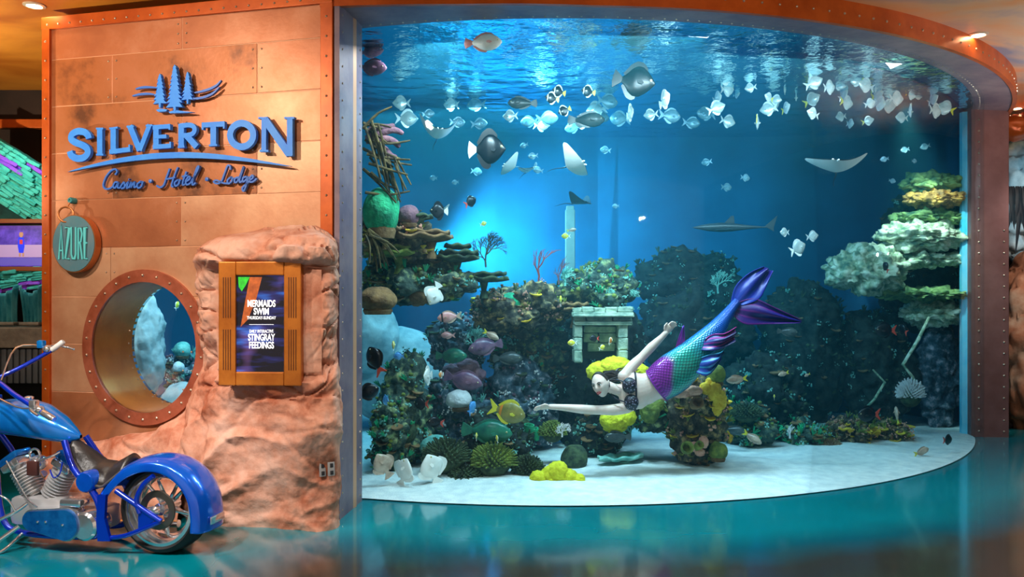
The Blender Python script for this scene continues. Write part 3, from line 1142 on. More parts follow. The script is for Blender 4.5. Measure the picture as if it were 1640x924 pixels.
sS = [(0.90, 0.70)] + [(p.x, p.y) for p in catmull([(0.88, 0.78, 0), (0.72, 0.90, 0), (0.45, 0.93, 0), (0.20, 0.84, 0), (0.16, 0.68, 0), (0.35, 0.57, 0), (0.62, 0.49, 0),
                                                   (0.82, 0.38, 0), (0.84, 0.22, 0), (0.66, 0.09, 0), (0.38, 0.07, 0), (0.16, 0.16, 0), (0.10, 0.30, 0)], 4)]
letter(117, 209, 155, 259, [(sS, 1.0)], w=0.055)
letter(163, 207, 174, 251, [([(0.5, 0), (0.5, 1)], 1.0), ([(-.02, 0.03), (1.02, 0.03)], .3), ([(-.02, 0.97), (1.02, 0.97)], .3)])
letter(184, 205, 217, 247, [([(0.18, 0), (0.18, 1)], 1.0), ([(0.0, 0.09), (1, 0.09)], .75), ([(0.96, 0), (0.96, 0.27)], .3), ([(0, 0.97), (0.4, 0.97)], .3)], dy=-4)
letter(213, 203, 251, 243, [([(0.08, 1), (0.5, 0.0)], 1.0), ([(0.92, 1), (0.5, 0.0)], .8), ([(-0.04, 0.97), (0.26, 0.97)], .3), ([(0.76, 0.97), (1.04, 0.97)], .3)], dy=-2)
letter(253, 202, 282, 240, [([(0.17, 0), (0.17, 1)], 1.0), ([(0, 0.09), (1, 0.09)], .7), ([(0, .91), (.95, .91)], .7), ([(0.1, .5), (.75, .5)], .6),
                            ([(0.96, 0), (0.96, 0.26)], .3), ([(0.92, .76), (0.92, 1)], .3)], dy=-2)
letter(293, 200, 326, 238, [([(0.15, 0), (0.15, 1)], 1.0), (([(0.1, 0.92)] + arcp(0.52, 0.72, 0.28, 0.21, 90, -90) + [(0.1, 0.49)]), .75), ([(0.42, 0.48), (0.9, 0.0)], 1.0),
                            ([(0, 0.03), (0.32, 0.03)], .3)], dy=-2)
letter(331, 198, 367, 236, [([(0.5, 0), (0.5, 1)], 1.0), ([(0.0, 0.90), (1, 0.90)], .8), ([(0.03, .70), (0.03, 1)], .3), ([(0.97, .70), (0.97, 1)], .3), ([(0.32, 0.03), (0.68, 0.03)], .3)], dy=-2)
letter(371, 195, 417, 242, [(arcp(0.5, 0.5, 0.40, 0.40, 0, 345, 23), 'ring')], w=0.052)
letter(424, 190, 477, 252, [([(0.10, 0.12), (0.10, 1)], .8), ([(0.12, 0.95), (0.86, 0.04)], 1.15), ([(0.88, 0.0), (0.88, 1)], .95), ([(-0.02, 0.13), (0.24, 0.13)], .3),
                            ([(-.06, .975), (.2, .975)], .3), ([(0.72, .975), (1.02, .975)], .3)])
# swoosh under the name
n = 24
upper = [(lerp(117, 473, k / n), 277 - 27 * math.sin(math.pi * (k / n) ** 0.92) - 9 * k / n) for k in range(n + 1)]
lower = [(lerp(473, 117, k / n), 278 - 18.5 * math.sin(math.pi * (1 - k / n) ** 0.92) - 9 * (1 - k / n)) for k in range(n + 1)]
sign_part('underline_arc', [(upper + lower[1:-1], 'poly')])


def pine(cx, top, bot, hw, n=7, seed=1):
    r = random.Random(seed)
    L, R = [], []
    for k in range(n):
        t0 = (k + 0.9) / n
        y = lerp(top, bot, t0)
        w = hw * (0.16 + 0.84 * t0)
        L += [(cx - w * r.uniform(.85, 1.1), y), (cx - w * 0.55, y - (bot - top) / n * 0.25)]
        R += [(cx + w * r.uniform(.85, 1.1), y - 1), (cx + w * 0.55, y - (bot - top) / n * 0.3)]
    return [(cx, top)] + R[:-1] + [(cx + hw * .15, bot - 2), (cx + hw * .12, bot + 5), (cx - hw * .12, bot + 5), (cx - hw * .15, bot - 2)] + L[:-1][::-1]


sign_part('pine_tree', [(pine(264, 121, 170, 11, 8, 1), 'poly')])
sign_part('pine_tree', [(pine(288, 107, 176, 14, 10, 2), 'poly')], h1=S1 + 0.004)
sign_part('pine_tree', [(pine(308, 118, 164, 10, 8, 3), 'poly')])
sign_part('ground_stroke', [([(258, 179), (264, 176.5), (276, 178), (274, 181), (262, 182)], 'poly'), ([(278, 182), (288, 179), (318, 182.5), (300, 183.5), (280, 184)], 'poly')])
for pts in ([(224, 145), (234, 142.5), (246, 142), (258, 143)], [(219, 156), (230, 153.5), (244, 152.5), (256, 154)],
            [(318, 151), (330, 148.5), (344, 144), (354, 138), (360, 131)], [(306, 160), (322, 160), (336, 157), (348, 151), (357, 142)]):
    q = [W2(p) for p in catmull([(a, b, 0) for a, b in pts], 4)]
    ns = len(q)
    MB().ribbon(q, [0.004 + 0.014 * math.sin(math.pi * (0.12 + 0.8 * k / (ns - 1))) for k in range(ns)], S0, S1 - 0.01, SI).build('wave_stroke', 'script_blue', SG, smooth=False)


def cursive(word, strokes):
    mb = MB()
    h = S1 - 0.02
    for pts in strokes:
        q = [W2((p.x, p.y)) for p in catmull([(a, b, 0) for a, b in pts], 5)]
        mb.ribbon(q, 0.0135, S0 - 0.01, h, SI)
        h += 0.0007
    mb.build(word, 'script_blue', SG, smooth=False)


cursive('script_word', [
    [(190, 281), (193, 276), (190, 272), (183, 275), (175, 285), (171, 297), (174, 303), (181, 303), (187, 299)],
    [(195, 293), (190, 293), (187, 299), (190, 302), (195, 294), (194, 301), (198, 302)],
    [(198, 302), (204, 293), (205, 301), (200, 303)], [(205, 301), (211, 293), (209, 302), (213, 300)], [(212, 288), (213, 288.8)],
    [(213, 302), (216, 293), (216, 300), (221, 293), (221, 301), (225, 299)],
    [(231, 292), (226, 296), (227, 302), (232, 300), (234, 294), (231, 292), (236, 293)]])
cursive('script_word', [
    [(277, 271), (272, 285), (267, 298), (261, 301), (256, 298)], [(290, 269), (284, 284), (280, 298), (283, 300)], [(270, 288), (278, 287), (286, 285)],
    [(290, 289), (285, 294), (287, 299), (292, 295), (292, 290), (290, 289), (295, 290)], [(304, 276), (299, 290), (298, 297), (302, 296)], [(297, 284), (306, 282)],
    [(304, 292), (310, 287), (308, 284), (303, 291), (305, 297), (311, 294)], [(311, 294), (322, 274), (324, 268), (321, 270), (315, 288), (314, 297), (319, 294)]])
cursive('script_word', [
    [(374, 273), (373, 267), (369, 267), (364, 280), (359, 292), (352, 295), (347, 292), (352, 290), (362, 294), (370, 295)],
    [(374, 285), (369, 290), (371, 295), (376, 291), (376, 286), (374, 285), (379, 287)], [(387, 285), (381, 287), (381, 293), (386, 290), (395, 268), (389, 287), (389, 293), (392, 291)],
    [(400, 284), (394, 286), (394, 292), (399, 289), (402, 284), (399, 298), (395, 307), (393, 302), (400, 295), (405, 290)],
    [(404, 290), (410, 286), (409, 282), (405, 286), (405, 292), (410, 292), (416, 287)]])
for c in ((246, 291), (336, 288)):
    MB().lathe([(0.016, S0 - .01), (0.016, S1 - 0.02), (0.0, S1 - 0.015)], 10, SI @ Matrix.Translation((*W2(c), 0))).build('dot', 'script_blue', SG)

# ------------------------------------------------------------------ AZURE disc sign
AC = W2((129.5, 391))
AZ = thing('disc_sign', 'round teal AZURE sign hung from a copper ring on the wall', 'sign', tuple(wp(AC[0], AC[1], 0)))
AI = Matrix.Translation(-Vector(AZ.location)) @ WM
arx, arz = (wall_x(163.5) - wall_x(95)) / 2, 46 * 6.65 / F
MB().prism(ellipse(AC[0], AC[1], arx, arz, 48), 0.012, 0.075, AI).build('rim', 'azure_rim', AZ, angle=30)
MB().prism(ellipse(AC[0], AC[1], arx - 0.008, arz - 0.008, 48), 0.07, 0.080, AI).build('face', 'azure_disc', AZ, angle=30)
mb = MB(); cx_, cz_ = W2((117, 345))
tor = MB().torus(0.062, 0.008, 32, 8, AI @ Matrix.Translation((cx_, cz_, 0.075)) @ Matrix.Rotation(0.25, 4, 'Y'))
tor.build('ring', 'azure_rim', AZ)
MB().lathe([(0.026, 0.0), (0.026, 0.05), (0.02, 0.058), (0.010, 0.058), (0.008, 0.05), (0, 0.05)], 14, AI @ Matrix.Translation((*W2((120, 322)), 0.0))).build('bolt', 'teal_bolt', AZ)
MB().tube([wp(*W2((120, 324)), 0.05) - Vector(AZ.location), wp(*W2((118, 335)), 0.07) - Vector(AZ.location)], 0.006, 6).build('hook', 'azure_rim', AZ)


def az(name, strokes):
    for w, m, h1 in ((0.030, 'neon_groove', 0.082), (0.013, 'neon_teal', 0.088)):
        mb = MB(); h = h1
        for pts in strokes:
            mb.ribbon([W2(p) for p in pts], w, 0.079, h, AI)
            h += 0.0006
        mb.build('letter' if m == 'neon_teal' else 'letter_backing', m, AZ, smooth=False)


az('A', [[(107, 416), (111, 365), (114, 416)], [(108, 402), (113.5, 402)]])
az('Z', [[(117, 366), (124, 366), (117.5, 415), (124, 415)]])
az('U', [[(127, 365), (127, 408), (129, 415), (132, 415), (134, 408), (134, 365)]])
az('R', [[(138, 416), (138, 366), (142, 367), (144, 376), (142, 388), (138.5, 390)], [(141, 390), (144.5, 416)]])
az('E', [[(152.5, 366), (148, 366), (148, 415), (152.5, 415)], [(148, 390), (152, 390)]])

# ------------------------------------------------------------------ recessed downlights in the ceiling
def downlight(px, py, label, tilt=0):
    Y = (CEIL - EYE) * F / (HZ - py)
    p = P(px, py, Y)
    t = thing('recessed_downlight', label, 'ceiling light', (p.x, p.y, CEIL), group='recessed lobby downlights')
    MB().lathe([(0.055, 0.0), (0.085, 0.0), (0.085, -0.008), (0.060, -0.014), (0.055, 0.0)], 24).build('trim_ring', 'lamp_trim', t)
    MB().lathe([(0.0, -0.003), (0.056, -0.003)], 20).build('lens', 'lamp_lens', t)


downlight(55, 8, 'small round recessed downlight in the amber ceiling left of the copper wall')
downlight(1567, 55, 'small round recessed downlight in the ceiling just outside the orange header band')
downlight(1628, 173, 'small round recessed downlight in the ceiling above the right rock column')
# ------------------------------------------------------------------ what shows left of the copper wall
mat('teal_lit_stone', rgb(30, 128, 122), rgb(70, 170, 158), 6.0, rough=0.8, bump=0.4)  # teal and violet LED light is put into the stone colours
mat('violet_lit_stone', rgb(120, 40, 190), rgb(150, 70, 200), 6.0, rough=0.8, bump=0.4)
mat('dark_stone', rgb(20, 60, 66), rgb(34, 90, 92), 5.0, rough=0.9)
mat('shelf_wood', rgb(140, 60, 18), rough=0.5)
mat('bar_stone', rgb(96, 84, 72), rgb(130, 116, 100), 7.0, rough=0.7, bump=0.3)
mat('pleat_grey', rgb(84, 86, 90), rough=0.6)
mat('glass_fold', rgb(20, 110, 124), rgb(90, 170, 176), 3.0, rough=0.25, stretch=(6, 1, 1))
mat('screen_violet', rgb(40, 20, 90), rgb(110, 70, 190), 9.0, rough=0.4, emis=rgb(64, 40, 130), estr=0.8)
mat('screen_court', rgb(170, 130, 170), rough=0.4, emis=rgb(150, 110, 150), estr=0.6)
mat('screen_blue', rgb(20, 30, 170), rough=0.4, emis=rgb(30, 50, 210), estr=0.8)
mat('screen_red', rgb(190, 40, 40), rough=0.4, emis=rgb(190, 50, 40), estr=0.6)
mat('screen_skin', rgb(180, 120, 90), rough=0.4, emis=rgb(150, 96, 76), estr=0.6)
mat('screen_bar', rgb(90, 70, 150), rough=0.4, emis=rgb(90, 76, 160), estr=0.6)

LY = 8.6
lsc = LY / F


def LP(px, py, d=0.0):
    return P(px, py, LY + d)


st = thing('stone_bank', 'sloping bank of teal and violet lit stacked stone left of the copper wall', 'stone bank', tuple(P(20, 352, LY)))
so = Vector(st.location)
a, b, c, d_ = LP(-40, 215, .12) - so, LP(110, 300, .12) - so, LP(110, 352, .12) - so, LP(-40, 352, .12) - so
MB().add([a, b, c, d_, *(p + Vector((0, 0.15, 0)) for p in (a, b, c, d_))], [(0, 1, 2, 3), (4, 5, 6, 7), (0, 1, 5, 4), (1, 2, 6, 5), (2, 3, 7, 6), (3, 0, 4, 7)]).build('backing', 'dark_stone', st, smooth=False)
r = random.Random(5)
shapes = []
for k in range(4):
    mb = MB()
    mb.bbox((0, 0, 0), (0.13 + 0.02 * k, 0.12, 0.042), 0.012)
    for i, v in enumerate(mb.v):
        v += Vector((r.uniform(-.006, .006), r.uniform(-.01, .01), r.uniform(-.004, .004)))
    shapes.append((mb.mesh('stone'), mb.mesh('stone'), ))
for k in range(4):
    shapes[k][0].materials.append(M_['teal_lit_stone']); shapes[k][1].materials.append(M_['violet_lit_stone'])
for row in range(16):
    for c_ in range(12):
        px = -34 + c_ * 13 + r.uniform(-2, 2) + (row % 2) * 6
        py0 = 252 + row * 7.2 - 40
        py = py0 + 0.62 * (px - 0)
        if py > 349 or py < 222 + 0.62 * px or px > 92: continue
        vi = (row in (5, 6) and px < 40) or (row in (3,) and px > 40)
        o = bpy.data.objects.new('stone', shapes[r.randrange(4)][1 if vi else 0])
        col.objects.link(o); o.parent = st
        o.location = LP(px, py, r.uniform(-.02, .03)) - so
        o.rotation_euler = (0, math.radians(32) + r.uniform(-.1, .1), 0)
st2 = thing('stone_ledge', 'low ledge of teal and violet lit stones under the television', 'stone ledge', tuple(P(20, 470, LY)))
so2 = Vector(st2.location)
MB().box((0, 0.15, 0.12), (1.2, 0.12, 0.26)).build('backing', 'dark_stone', st2, smooth=False)
for row in range(5):
    for c_ in range(11):
        px = -30 + c_ * 12.5 + r.uniform(-2, 2)
        py = 438 + row * 7 - 0.10 * px
        if px > 90: continue
        o = bpy.data.objects.new('stone', shapes[r.randrange(4)][1 if row in (3, 4) and r.random() < .75 else 0])
        col.objects.link(o); o.parent = st2
        o.location = LP(px, py, r.uniform(-.02, .03)) - so2
        o.rotation_euler = (0, r.uniform(-.25, 0.1), 0)

tv = thing('television', 'wide television showing a violet sports court left of the copper wall', 'television', tuple(LP(20, 394)))
TVM = frame_mat((0, 0, 0), (1, 0, 0), (0, -1, 0))
MB().bbox((0, 0, -0.03), (1.10, 0.47, 0.06), 0.01, TVM).build('housing', 'black_bezel', tv, smooth=False)
scrn = MB().box((0, 0, 0.002), (1.06, 0.43, 0.004), TVM).build('screen', 'screen_violet', tv, smooth=False)


def tvp(px, py):
    return ((px - 20) * lsc, -(py - 394) * lsc)


def tvpart(pts, m, h=0.0055):
    MB().prism([tvp(*p) for p in pts], 0.004, h, TVM).build('picture_patch', m, scrn, smooth=False)


tvpart([(-55, 392), (95, 392), (95, 412), (-55, 412)], 'screen_court')
tvpart([(-55, 413), (95, 413), (95, 425), (-55, 425)], 'screen_bar')
tvpart([(30, 380), (38, 380), (40, 394), (38, 405), (31, 405), (29, 394)], 'screen_blue', 0.007)
tvpart([(32, 384), (37, 384), (37, 391), (32, 391)], 'screen_red', 0.008)
tvpart([(32, 372), (37, 372), (38, 376), (36, 380), (33, 380), (31, 376)], 'screen_skin', 0.007)
for x in (31, 36.5):
    tvpart([(x, 405), (x + 2.5, 405), (x + 2.5, 411), (x, 411)], 'screen_skin', 0.007)
for pyy, lab in ((355, 'orange wooden shelf strip above the television'), (431, 'orange wooden shelf strip below the television')):
    o = MB().bbox((0, 0, 0), (1.25, 0.16, 0.045), 0.006).build('shelf_strip', 'shelf_wood', None, smooth=False, loc=tuple(LP(20, pyy, 0.02)))
    tag(o, lab, 'shelf')

# pleated lit glass folds behind the bar, the bar and its skirt
for px, w, lab in ((6, 50, 'folded teal glass fan lamp left of its twin on the bar'), (52, 36, 'folded teal glass fan lamp against the copper wall edge on the bar')):
    base = LP(px, 518, -0.4)
    t = thing('fan_lamp', lab, 'lamp', tuple(base), group='fan lamps on the bar')
    hw = w / 2 * lsc

    def fan(u, v, hw=hw):
        ww = lerp(0.75, 1.0, v ** 2) * hw
        x = (u * 2 - 1) * ww
        z = v * (0.30 + 0.09 * abs(u * 2 - 1) ** 1.5 * (1 if True else 0))
        return Vector((x, 0.03 * math.cos(u * math.pi * 10) - 0.04 * v, z))
    mb = MB().grid(41, 10, fan)
    sh = mb.build('shade', 'glass_fold', t)
    sd = sh.modifiers.new('thickness', 'SOLIDIFY'); sd.thickness = 0.012
    MB().bbox((0, 0, 0.0), (hw * 1.7, 0.14, 0.03), 0.008).build('base', 'bar_stone', t)
bar = thing('bar_counter', 'dark bar counter with stone top and pleated grey skirt behind the motorcycle', 'counter', tuple(P(20, 790, LY - .4)))
bo = Vector(bar.location); bo.z = 0; bar.location = bo
MB().bbox((-0.1, 0, EYE - (545 - HZ) * lsc + 0.06), (1.6, 0.5, 0.20), 0.01).build('counter_top', 'bar_stone', bar, smooth=False)
zt = EYE - (545 - HZ) * lsc - 0.05
for k in range(26):
    MB().bbox((-0.88 + k * 0.062, -0.20, zt - 0.17), (0.05, 0.05, 0.34), 0.012).build('pleat', 'pleat_grey', bar)
MB().bbox((-0.1, 0.05, (zt - 0.33) / 2), (1.55, 0.4, zt - 0.33), 0.01).build('cabinet', 'black_bezel', bar, smooth=False)

bulk = MB().box((-5.9, LY + 0.9, 3.55), (4.2, 0.2, 1.1)).build('soffit_panel', 'dark_wall', None, smooth=False)
bulk['kind'] = 'structure'
edge = MB().bbox((-5.9, LY + 0.55, 3.62), (4.2, 0.10, 0.10), 0.01).build('soffit_edge', 'orange_trim', None, smooth=False)
edge['kind'] = 'structure'

# ------------------------------------------------------------------ what shows right of the pillar
mat('column_rock', rgb(150, 92, 62), rgb(206, 176, 150), 2.0, rough=0.85, bump=0.5, bscale=14, c3=rgb(186, 128, 96))
mat('pale_rock', rgb(120, 160, 178), rgb(206, 222, 226), 2.4, rough=0.7, bump=0.5, bscale=14)
mat('dark_leaf', rgb(12, 26, 40), rgb(20, 48, 60), 5.0, rough=0.6)


def lump(c, rad, seed, amp=0.12, sub=4, strat=0.0, crack=0.5, freq=1.0):
    bm = bmesh.new()
    bmesh.ops.create_icosphere(bm, subdivisions=sub, radius=1.0)
    off = Vector((seed * 7.3, seed * 3.1, seed * 1.7))
    rad = Vector(rad); R = (rad.x + rad.y + rad.z) / 3
    for v in bm.verts:
        n_ = v.co.copy()
        p = Vector((n_.x * rad.x, n_.y * rad.y, n_.z * rad.z))
        q = p * (freq * 1.3 / R) + off
        h = amp * R * (noise.fractal(q, 1.0, 2.1, 5) * 0.9)
        if crack:
            d, _ = noise.voronoi(q * 2.0)
            h -= crack * amp * R * 0.8 * max(0.0, 1 - (d[1] - d[0]) / 0.25)
        if strat:
            h += strat * R * (0.5 - abs(((p.z / R * 3.2 + 0.3 * noise.noise(q)) % 1.0) - 0.5) * 2)
        v.co = p + n_ * h
    me = MB()
    bm.verts.index_update()
    me.add([v.co + Vector(c) for v in bm.verts], [[v.index for v in f.verts] for f in bm.faces])
    bm.free()
    return me


o = lump((0, 0, 1.0), (0.55, 0.45, 1.35), 11, 0.22, 5).build('rock_column', 'column_rock', None, loc=(6.75, 10.35, 0), angle=70)
tag(o, 'brown rock column standing right of the riveted pillar', 'rock')
o = lump((0, 0, 0), (0.6, 0.4, 0.85), 12, 0.25, 5, 0.1).build('pale_boulder', 'pale_rock', None, loc=(6.9, 10.9, 3.0), angle=70)
tag(o, 'pale blue-lit rock face above the brown rock column', 'rock')
o = lump((0, 0, 0), (0.5, 0.3, 0.17), 13, 0.2, 4).build('ceiling_beam', 'orange_trim', None, loc=(6.5, 10.2, 3.80), angle=70)
tag(o, 'rust-coloured rough beam end under the ceiling right of the pillar', 'beam')
pl = thing('hanging_plant', 'dark leafy plant hanging against the pale rock right of the pillar', 'plant', (6.28, 10.1, 2.95))
for k in range(9):
    a = r.uniform(-1, 1)
    L = r.uniform(.35, .75)
    pts = [(0.03 * k - 0.1, 0, 0.1), (0.03 * k - 0.1 + a * .05, -0.03, -L * .4), (0.03 * k - 0.1 + a * .10, -0.02, -L)]
    MB().tube(catmull(pts, 4), [0.012, .026, .034, .036, .032, .026, .018, .010, .003], 6, flat=0.3).build('leaf', 'dark_leaf', pl)
# ------------------------------------------------------------------ the chopper motorcycle
mat('candy_blue', rgb(8, 88, 216), rgb(14, 112, 236), 3.0, rough=0.22, metal=0.4, coat=1.0)
mat('candy_blue_light', rgb(10, 110, 206), rgb(30, 146, 232), 2.4, rough=0.2, metal=0.35, coat=1.0)
mat('frame_blue', rgb(6, 52, 196), rough=0.25, metal=0.4, coat=1.0)
mat('cover_blue', rgb(8, 84, 166), rgb(30, 130, 210), 9.0, rough=0.28, metal=0.55, coat=1.0)
mat('chrome', rgb(226, 228, 232), rough=0.12, metal=0.88)
mat('cast_alloy', rgb(206, 206, 208), rough=0.32, metal=0.55)
mat('tyre_rubber', rgb(20, 19, 20), rough=0.65, bump=0.1, bscale=60)
mat('seat_leather', rgb(34, 31, 30), rgb(48, 44, 42), 9.0, rough=0.35, bump=0.1, bscale=40)
mat('seat_trim', rgb(96, 92, 90), rough=0.3, metal=0.3)
mat('grip_white', rgb(214, 214, 210), rough=0.4)
mat('brown_cover', rgb(74, 38, 34), rough=0.5)
mat('bronze_disc', rgb(120, 108, 98), rough=0.3, metal=0.8)

BB = math.radians(11)
BO = Vector((-2.29, 5.40, 0))
bh = Vector((-math.cos(BB), math.sin(BB), 0)); bl = Vector((-math.sin(BB), -math.cos(BB), 0))


def B(px, py, y=0.0):
    k = (px - CX) / F
    x = (k * (BO.y + bl.y * y) - (BO.x + bl.x * y)) / (bh.x - k * bh.y)
    Y = BO.y + bh.y * x + bl.y * y
    return Vector((x, y, EYE - (py - HZ) * Y / F))


bk_ = thing('motorcycle', 'glossy blue chopper motorcycle parked on the teal floor before the rock', 'motorcycle', tuple(BO), math.pi - BB)
AX = 0.295
RY = frame_mat((0, 0, AX), (1, 0, 0), (0, 1, 0))       # lathe axis along the axle


def wheel(x, z, R, w, rim, name):
    Mx = Matrix.Translation((x, 0, z - AX)) @ RY
    t = MB().lathe([(rim, -w * .42), (rim + .02, -w * .47), (R - .04, -w * .5), (R - .012, -w * .40), (R, -w * .2), (R + .002, 0), (R, w * .2), (R - .012, w * .40), (R - .04, w * .5), (rim + .02, w * .47), (rim, w * .42)], 56, Mx, closed=True)
    wh = t.build(name, 'tyre_rubber', bk_)
    MB().lathe([(rim + .008, -w * .44), (rim - .012, -w * .46), (rim - .026, -w * .36), (rim - .05, -w * .1), (rim - .05, w * .1), (rim - .026, w * .36), (rim - .012, w * .46), (rim + .008, w * .44)], 48, Mx, closed=True).build('rim', 'chrome', wh)
    MB().lathe([(0.0, -w * .40), (.04, -w * .40), (.05, -w * .15), (.05, w * .15), (.04, w * .40), (.0, w * .42)], 24, Mx).build('hub', 'chrome', wh)
    for k in range(5):
        a = 2 * math.pi * k / 5 + .3
        mb = MB()
        for s in (-1, 1):
            mb.tube([(0.04 * math.cos(a), .04 * math.sin(a), s * w * .10), ((rim - .035) * math.cos(a + s * .13), (rim - .035) * math.sin(a + s * .13), s * w * .10)], [.016, .010], 8, Mx)
        mb.build('spoke', 'chrome', wh)
    return wh, Mx


wh, Mx = wheel(0, AX, 0.295, 0.23, 0.232, 'rear_wheel')
MB().lathe([(.085, .100), (.125, .100), (.130, .108), (.125, .116), (.085, .116)], 40, Mx, closed=True).build('brake_disc', 'bronze_disc', wh)
MB().lathe([(.0, .125), (.03, .125), (.035, .150), (.02, .165), (0, .165)], 16, Mx).build('axle_nut', 'chrome', wh)
fw, _ = wheel(1.86, 0.33, 0.33, 0.12, 0.275, 'front_wheel')

# rear fender: rounded channel swept along its path
fp = catmull([(.43, 0, .40), (.36, 0, .49), (.24, 0, .585), (.08, 0, .640), (-.09, 0, .625), (-.23, 0, .545), (-.32, 0, .42), (-.352, 0, .28), (-.352, 0, .165)], 6)


def fender_pt(u, v):
    i = v * (len(fp) - 1); k = int(min(i, len(fp) - 2)); p = fp[k].lerp(fp[k + 1], i - k)
    d = (fp[min(k + 1, len(fp) - 1)] - fp[max(k - 1, 0)]).normalized()
    n_ = Vector((-d.z, 0, d.x))
    if n_.dot(p - Vector((0, 0, AX))) < 0: n_ = -n_
    s = u * 2 - 1
    if abs(s) < .72:
        yy = s / .72 * .145; dr = 0.035 * (abs(s) / .72) ** 3
    else:
        t = (abs(s) - .72) / .28
        yy = math.copysign(.145 + .010 * math.sin(t * math.pi / 2), s); dr = 0.035 + t * 0.055
    return p - n_ * dr + Vector((0, yy, 0))


fd = MB().grid(33, len(fp), fender_pt).build('rear_fender', 'candy_blue', bk_, angle=60)
sd = fd.modifiers.new('thickness', 'SOLIDIFY'); sd.thickness = 0.008; sd.offset = -1
MB().bbox((-.362, 0.0, .235), (.012, .16, .05), .004).build('tail_lamp', 'chrome', fd)

# fuel tank: teardrop loft along x
tk = [(.655, .735, .012, .012), (.70, .745, .045, .045), (.80, .785, .095, .085), (.95, .835, .135, .115), (1.10, .860, .145, .125), (1.25, .860, .125, .115), (1.36, .850, .085, .085), (1.42, .845, .03, .04)]


def tank_pt(u, v):
    x = lerp(.655, 1.42, v)
    zc = interp(x, [(a, b) for a, b, c, d in tk]); w = interp(x, [(a, c) for a, b, c, d in tk]); h = interp(x, [(a, d) for a, b, c, d in tk])
    t = 2 * math.pi * u
    cs, sn = math.cos(t), math.sin(t)
    z = zc + (h * sn if sn > 0 else h * 1.05 * math.copysign(abs(sn) ** .6, sn))
    return Vector((x, w * math.copysign(abs(cs) ** .8, cs), z))


tank = MB().grid(32, 30, tank_pt, wrap=True).build('fuel_tank', 'candy_blue_light', bk_, angle=60)
MB().lathe([(0.03, 0), (.032, .012), (.02, .02), (0, .022)], 18, Matrix.Translation((1.1, -.04, .975))).build('filler_cap', 'chrome', tank)

# seat: low scooped saddle with drooping sides
def seat_pt(u, v):
    x = lerp(.70, .26, v)
    s = u * 2 - 1
    zt = interp(v, [(0, .715), (.2, .66), (.5, .575), (.75, .565), (1, .625)])
    hw = interp(v, [(0, .07), (.3, .12), (.65, .155), (1, .12)])
    drop = interp(v, [(0, .05), (.4, .09), (.7, .11), (1, .07)])
    return Vector((x, s * hw, zt - drop * abs(s) ** 2.6 + .012 * math.cos(s * math.pi)))


seat = MB().grid(25, 28, seat_pt).build('seat', 'seat_leather', bk_, angle=80)
sd = seat.modifiers.new('thickness', 'SOLIDIFY'); sd.thickness = 0.045; sd.offset = -1
for s in (0.0, 1.0):
    MB().tube([seat_pt(s, k / 20) + Vector((0, (s * 2 - 1) * .004, -.004)) for k in range(21)], .009, 8).build('piping', 'seat_trim', seat)

# frame tubes
def tubep(name, pts, r, m, parent=bk_, n=10, sm=4):
    return MB().tube(catmull(pts, sm), r, n).build(name, m, parent)


for s in (-1, 1):
    tubep('frame_rail', [(1.40, s * .03, .80), (1.25, s * .09, .55), (1.17, s * .12, .20), (1.0, s * .13, .10), (.50, s * .13, .10), (.40, s * .13, .14)], .021, 'frame_blue')
    tubep('seat_rail', [(.70, s * .10, .72), (.60, s * .14, .55), (.46, s * .15, .42), (.40, s * .15, .32), (.37, s * .14, .13)], .022, 'frame_blue')
    tubep('swing_arm', [B(186, 786, s * .17), B(215, 806, s * .17), B(258, 835, s * .165)], .018, 'frame_blue')
    tubep('lower_arm', [B(163, 861, s * .16), B(200, 858, s * .165), B(255, 836, s * .165)], .016, 'frame_blue')
    tubep('fender_strut', [B(246, 762, s * .165), B(230, 776, s * .17), B(219, 800, s * .17), B(224, 822, s * .17)], .017, 'frame_blue')
    pts = [B(222, 812, s * .168), B(252, 832, s * .168), B(222, 848, s * .168)]
    mb = MB().prism([(p.x, p.z) for p in pts], -.005, .005, frame_mat((0, s * .168, 0), (1, 0, 0), (0, -1, 0)))
    mb.build('gusset_plate', 'frame_blue', bk_, smooth=False)
tubep('backbone', [(1.42, 0, .90), (1.0, 0, .74), (.70, 0, .69), (.45, 0, .45)], .026, 'frame_blue')
pts = [B(158, 792, .175), B(171, 792, .175), B(169, 830, .175), B(178, 866, .175), B(158, 866, .175), B(156, 830, .175)]
MB().prism([(p.x, p.z) for p in pts], -.012, .012, frame_mat((0, .175, 0), (1, 0, 0), (0, -1, 0))).build('side_plate', 'frame_blue', bk_, smooth=False)

# engine: two finned cylinders, heads, crankcase
def cylinder(top, bot, name):
    top, bot = Vector(top), Vector(bot)
    Mc = frame_mat(bot, (top - bot).cross(Vector((0, 1, 0))), (top - bot))
    L = (top - bot).length
    prof = [(0.055, 0)]
    nf = 9
    for k in range(nf):
        z = L * (0.08 + .84 * k / nf)
        prof += [(.056, z), (.082, z + .003), (.082, z + .008), (.056, z + .011)]
    prof += [(.056, L)]
    c = MB().lathe(prof, 28, Mc).build(name, 'cast_alloy', bk_, angle=30)
    MB().bbox((0, 0, L + .022), (.15, .17, .05), .012, Mc).build('cylinder_head', 'chrome', c)
    MB().bbox((0, 0, L + .072), (.165, .15, .05), .018, Mc).build('rocker_box', 'cover_blue', c)
    for s in (-1, 1):
        MB().tube([Mc @ Vector((s * .03, .088, 0.0)), Mc @ Vector((s * .03, .088, L))], .009, 8).build('pushrod_tube', 'chrome', c)
    return c


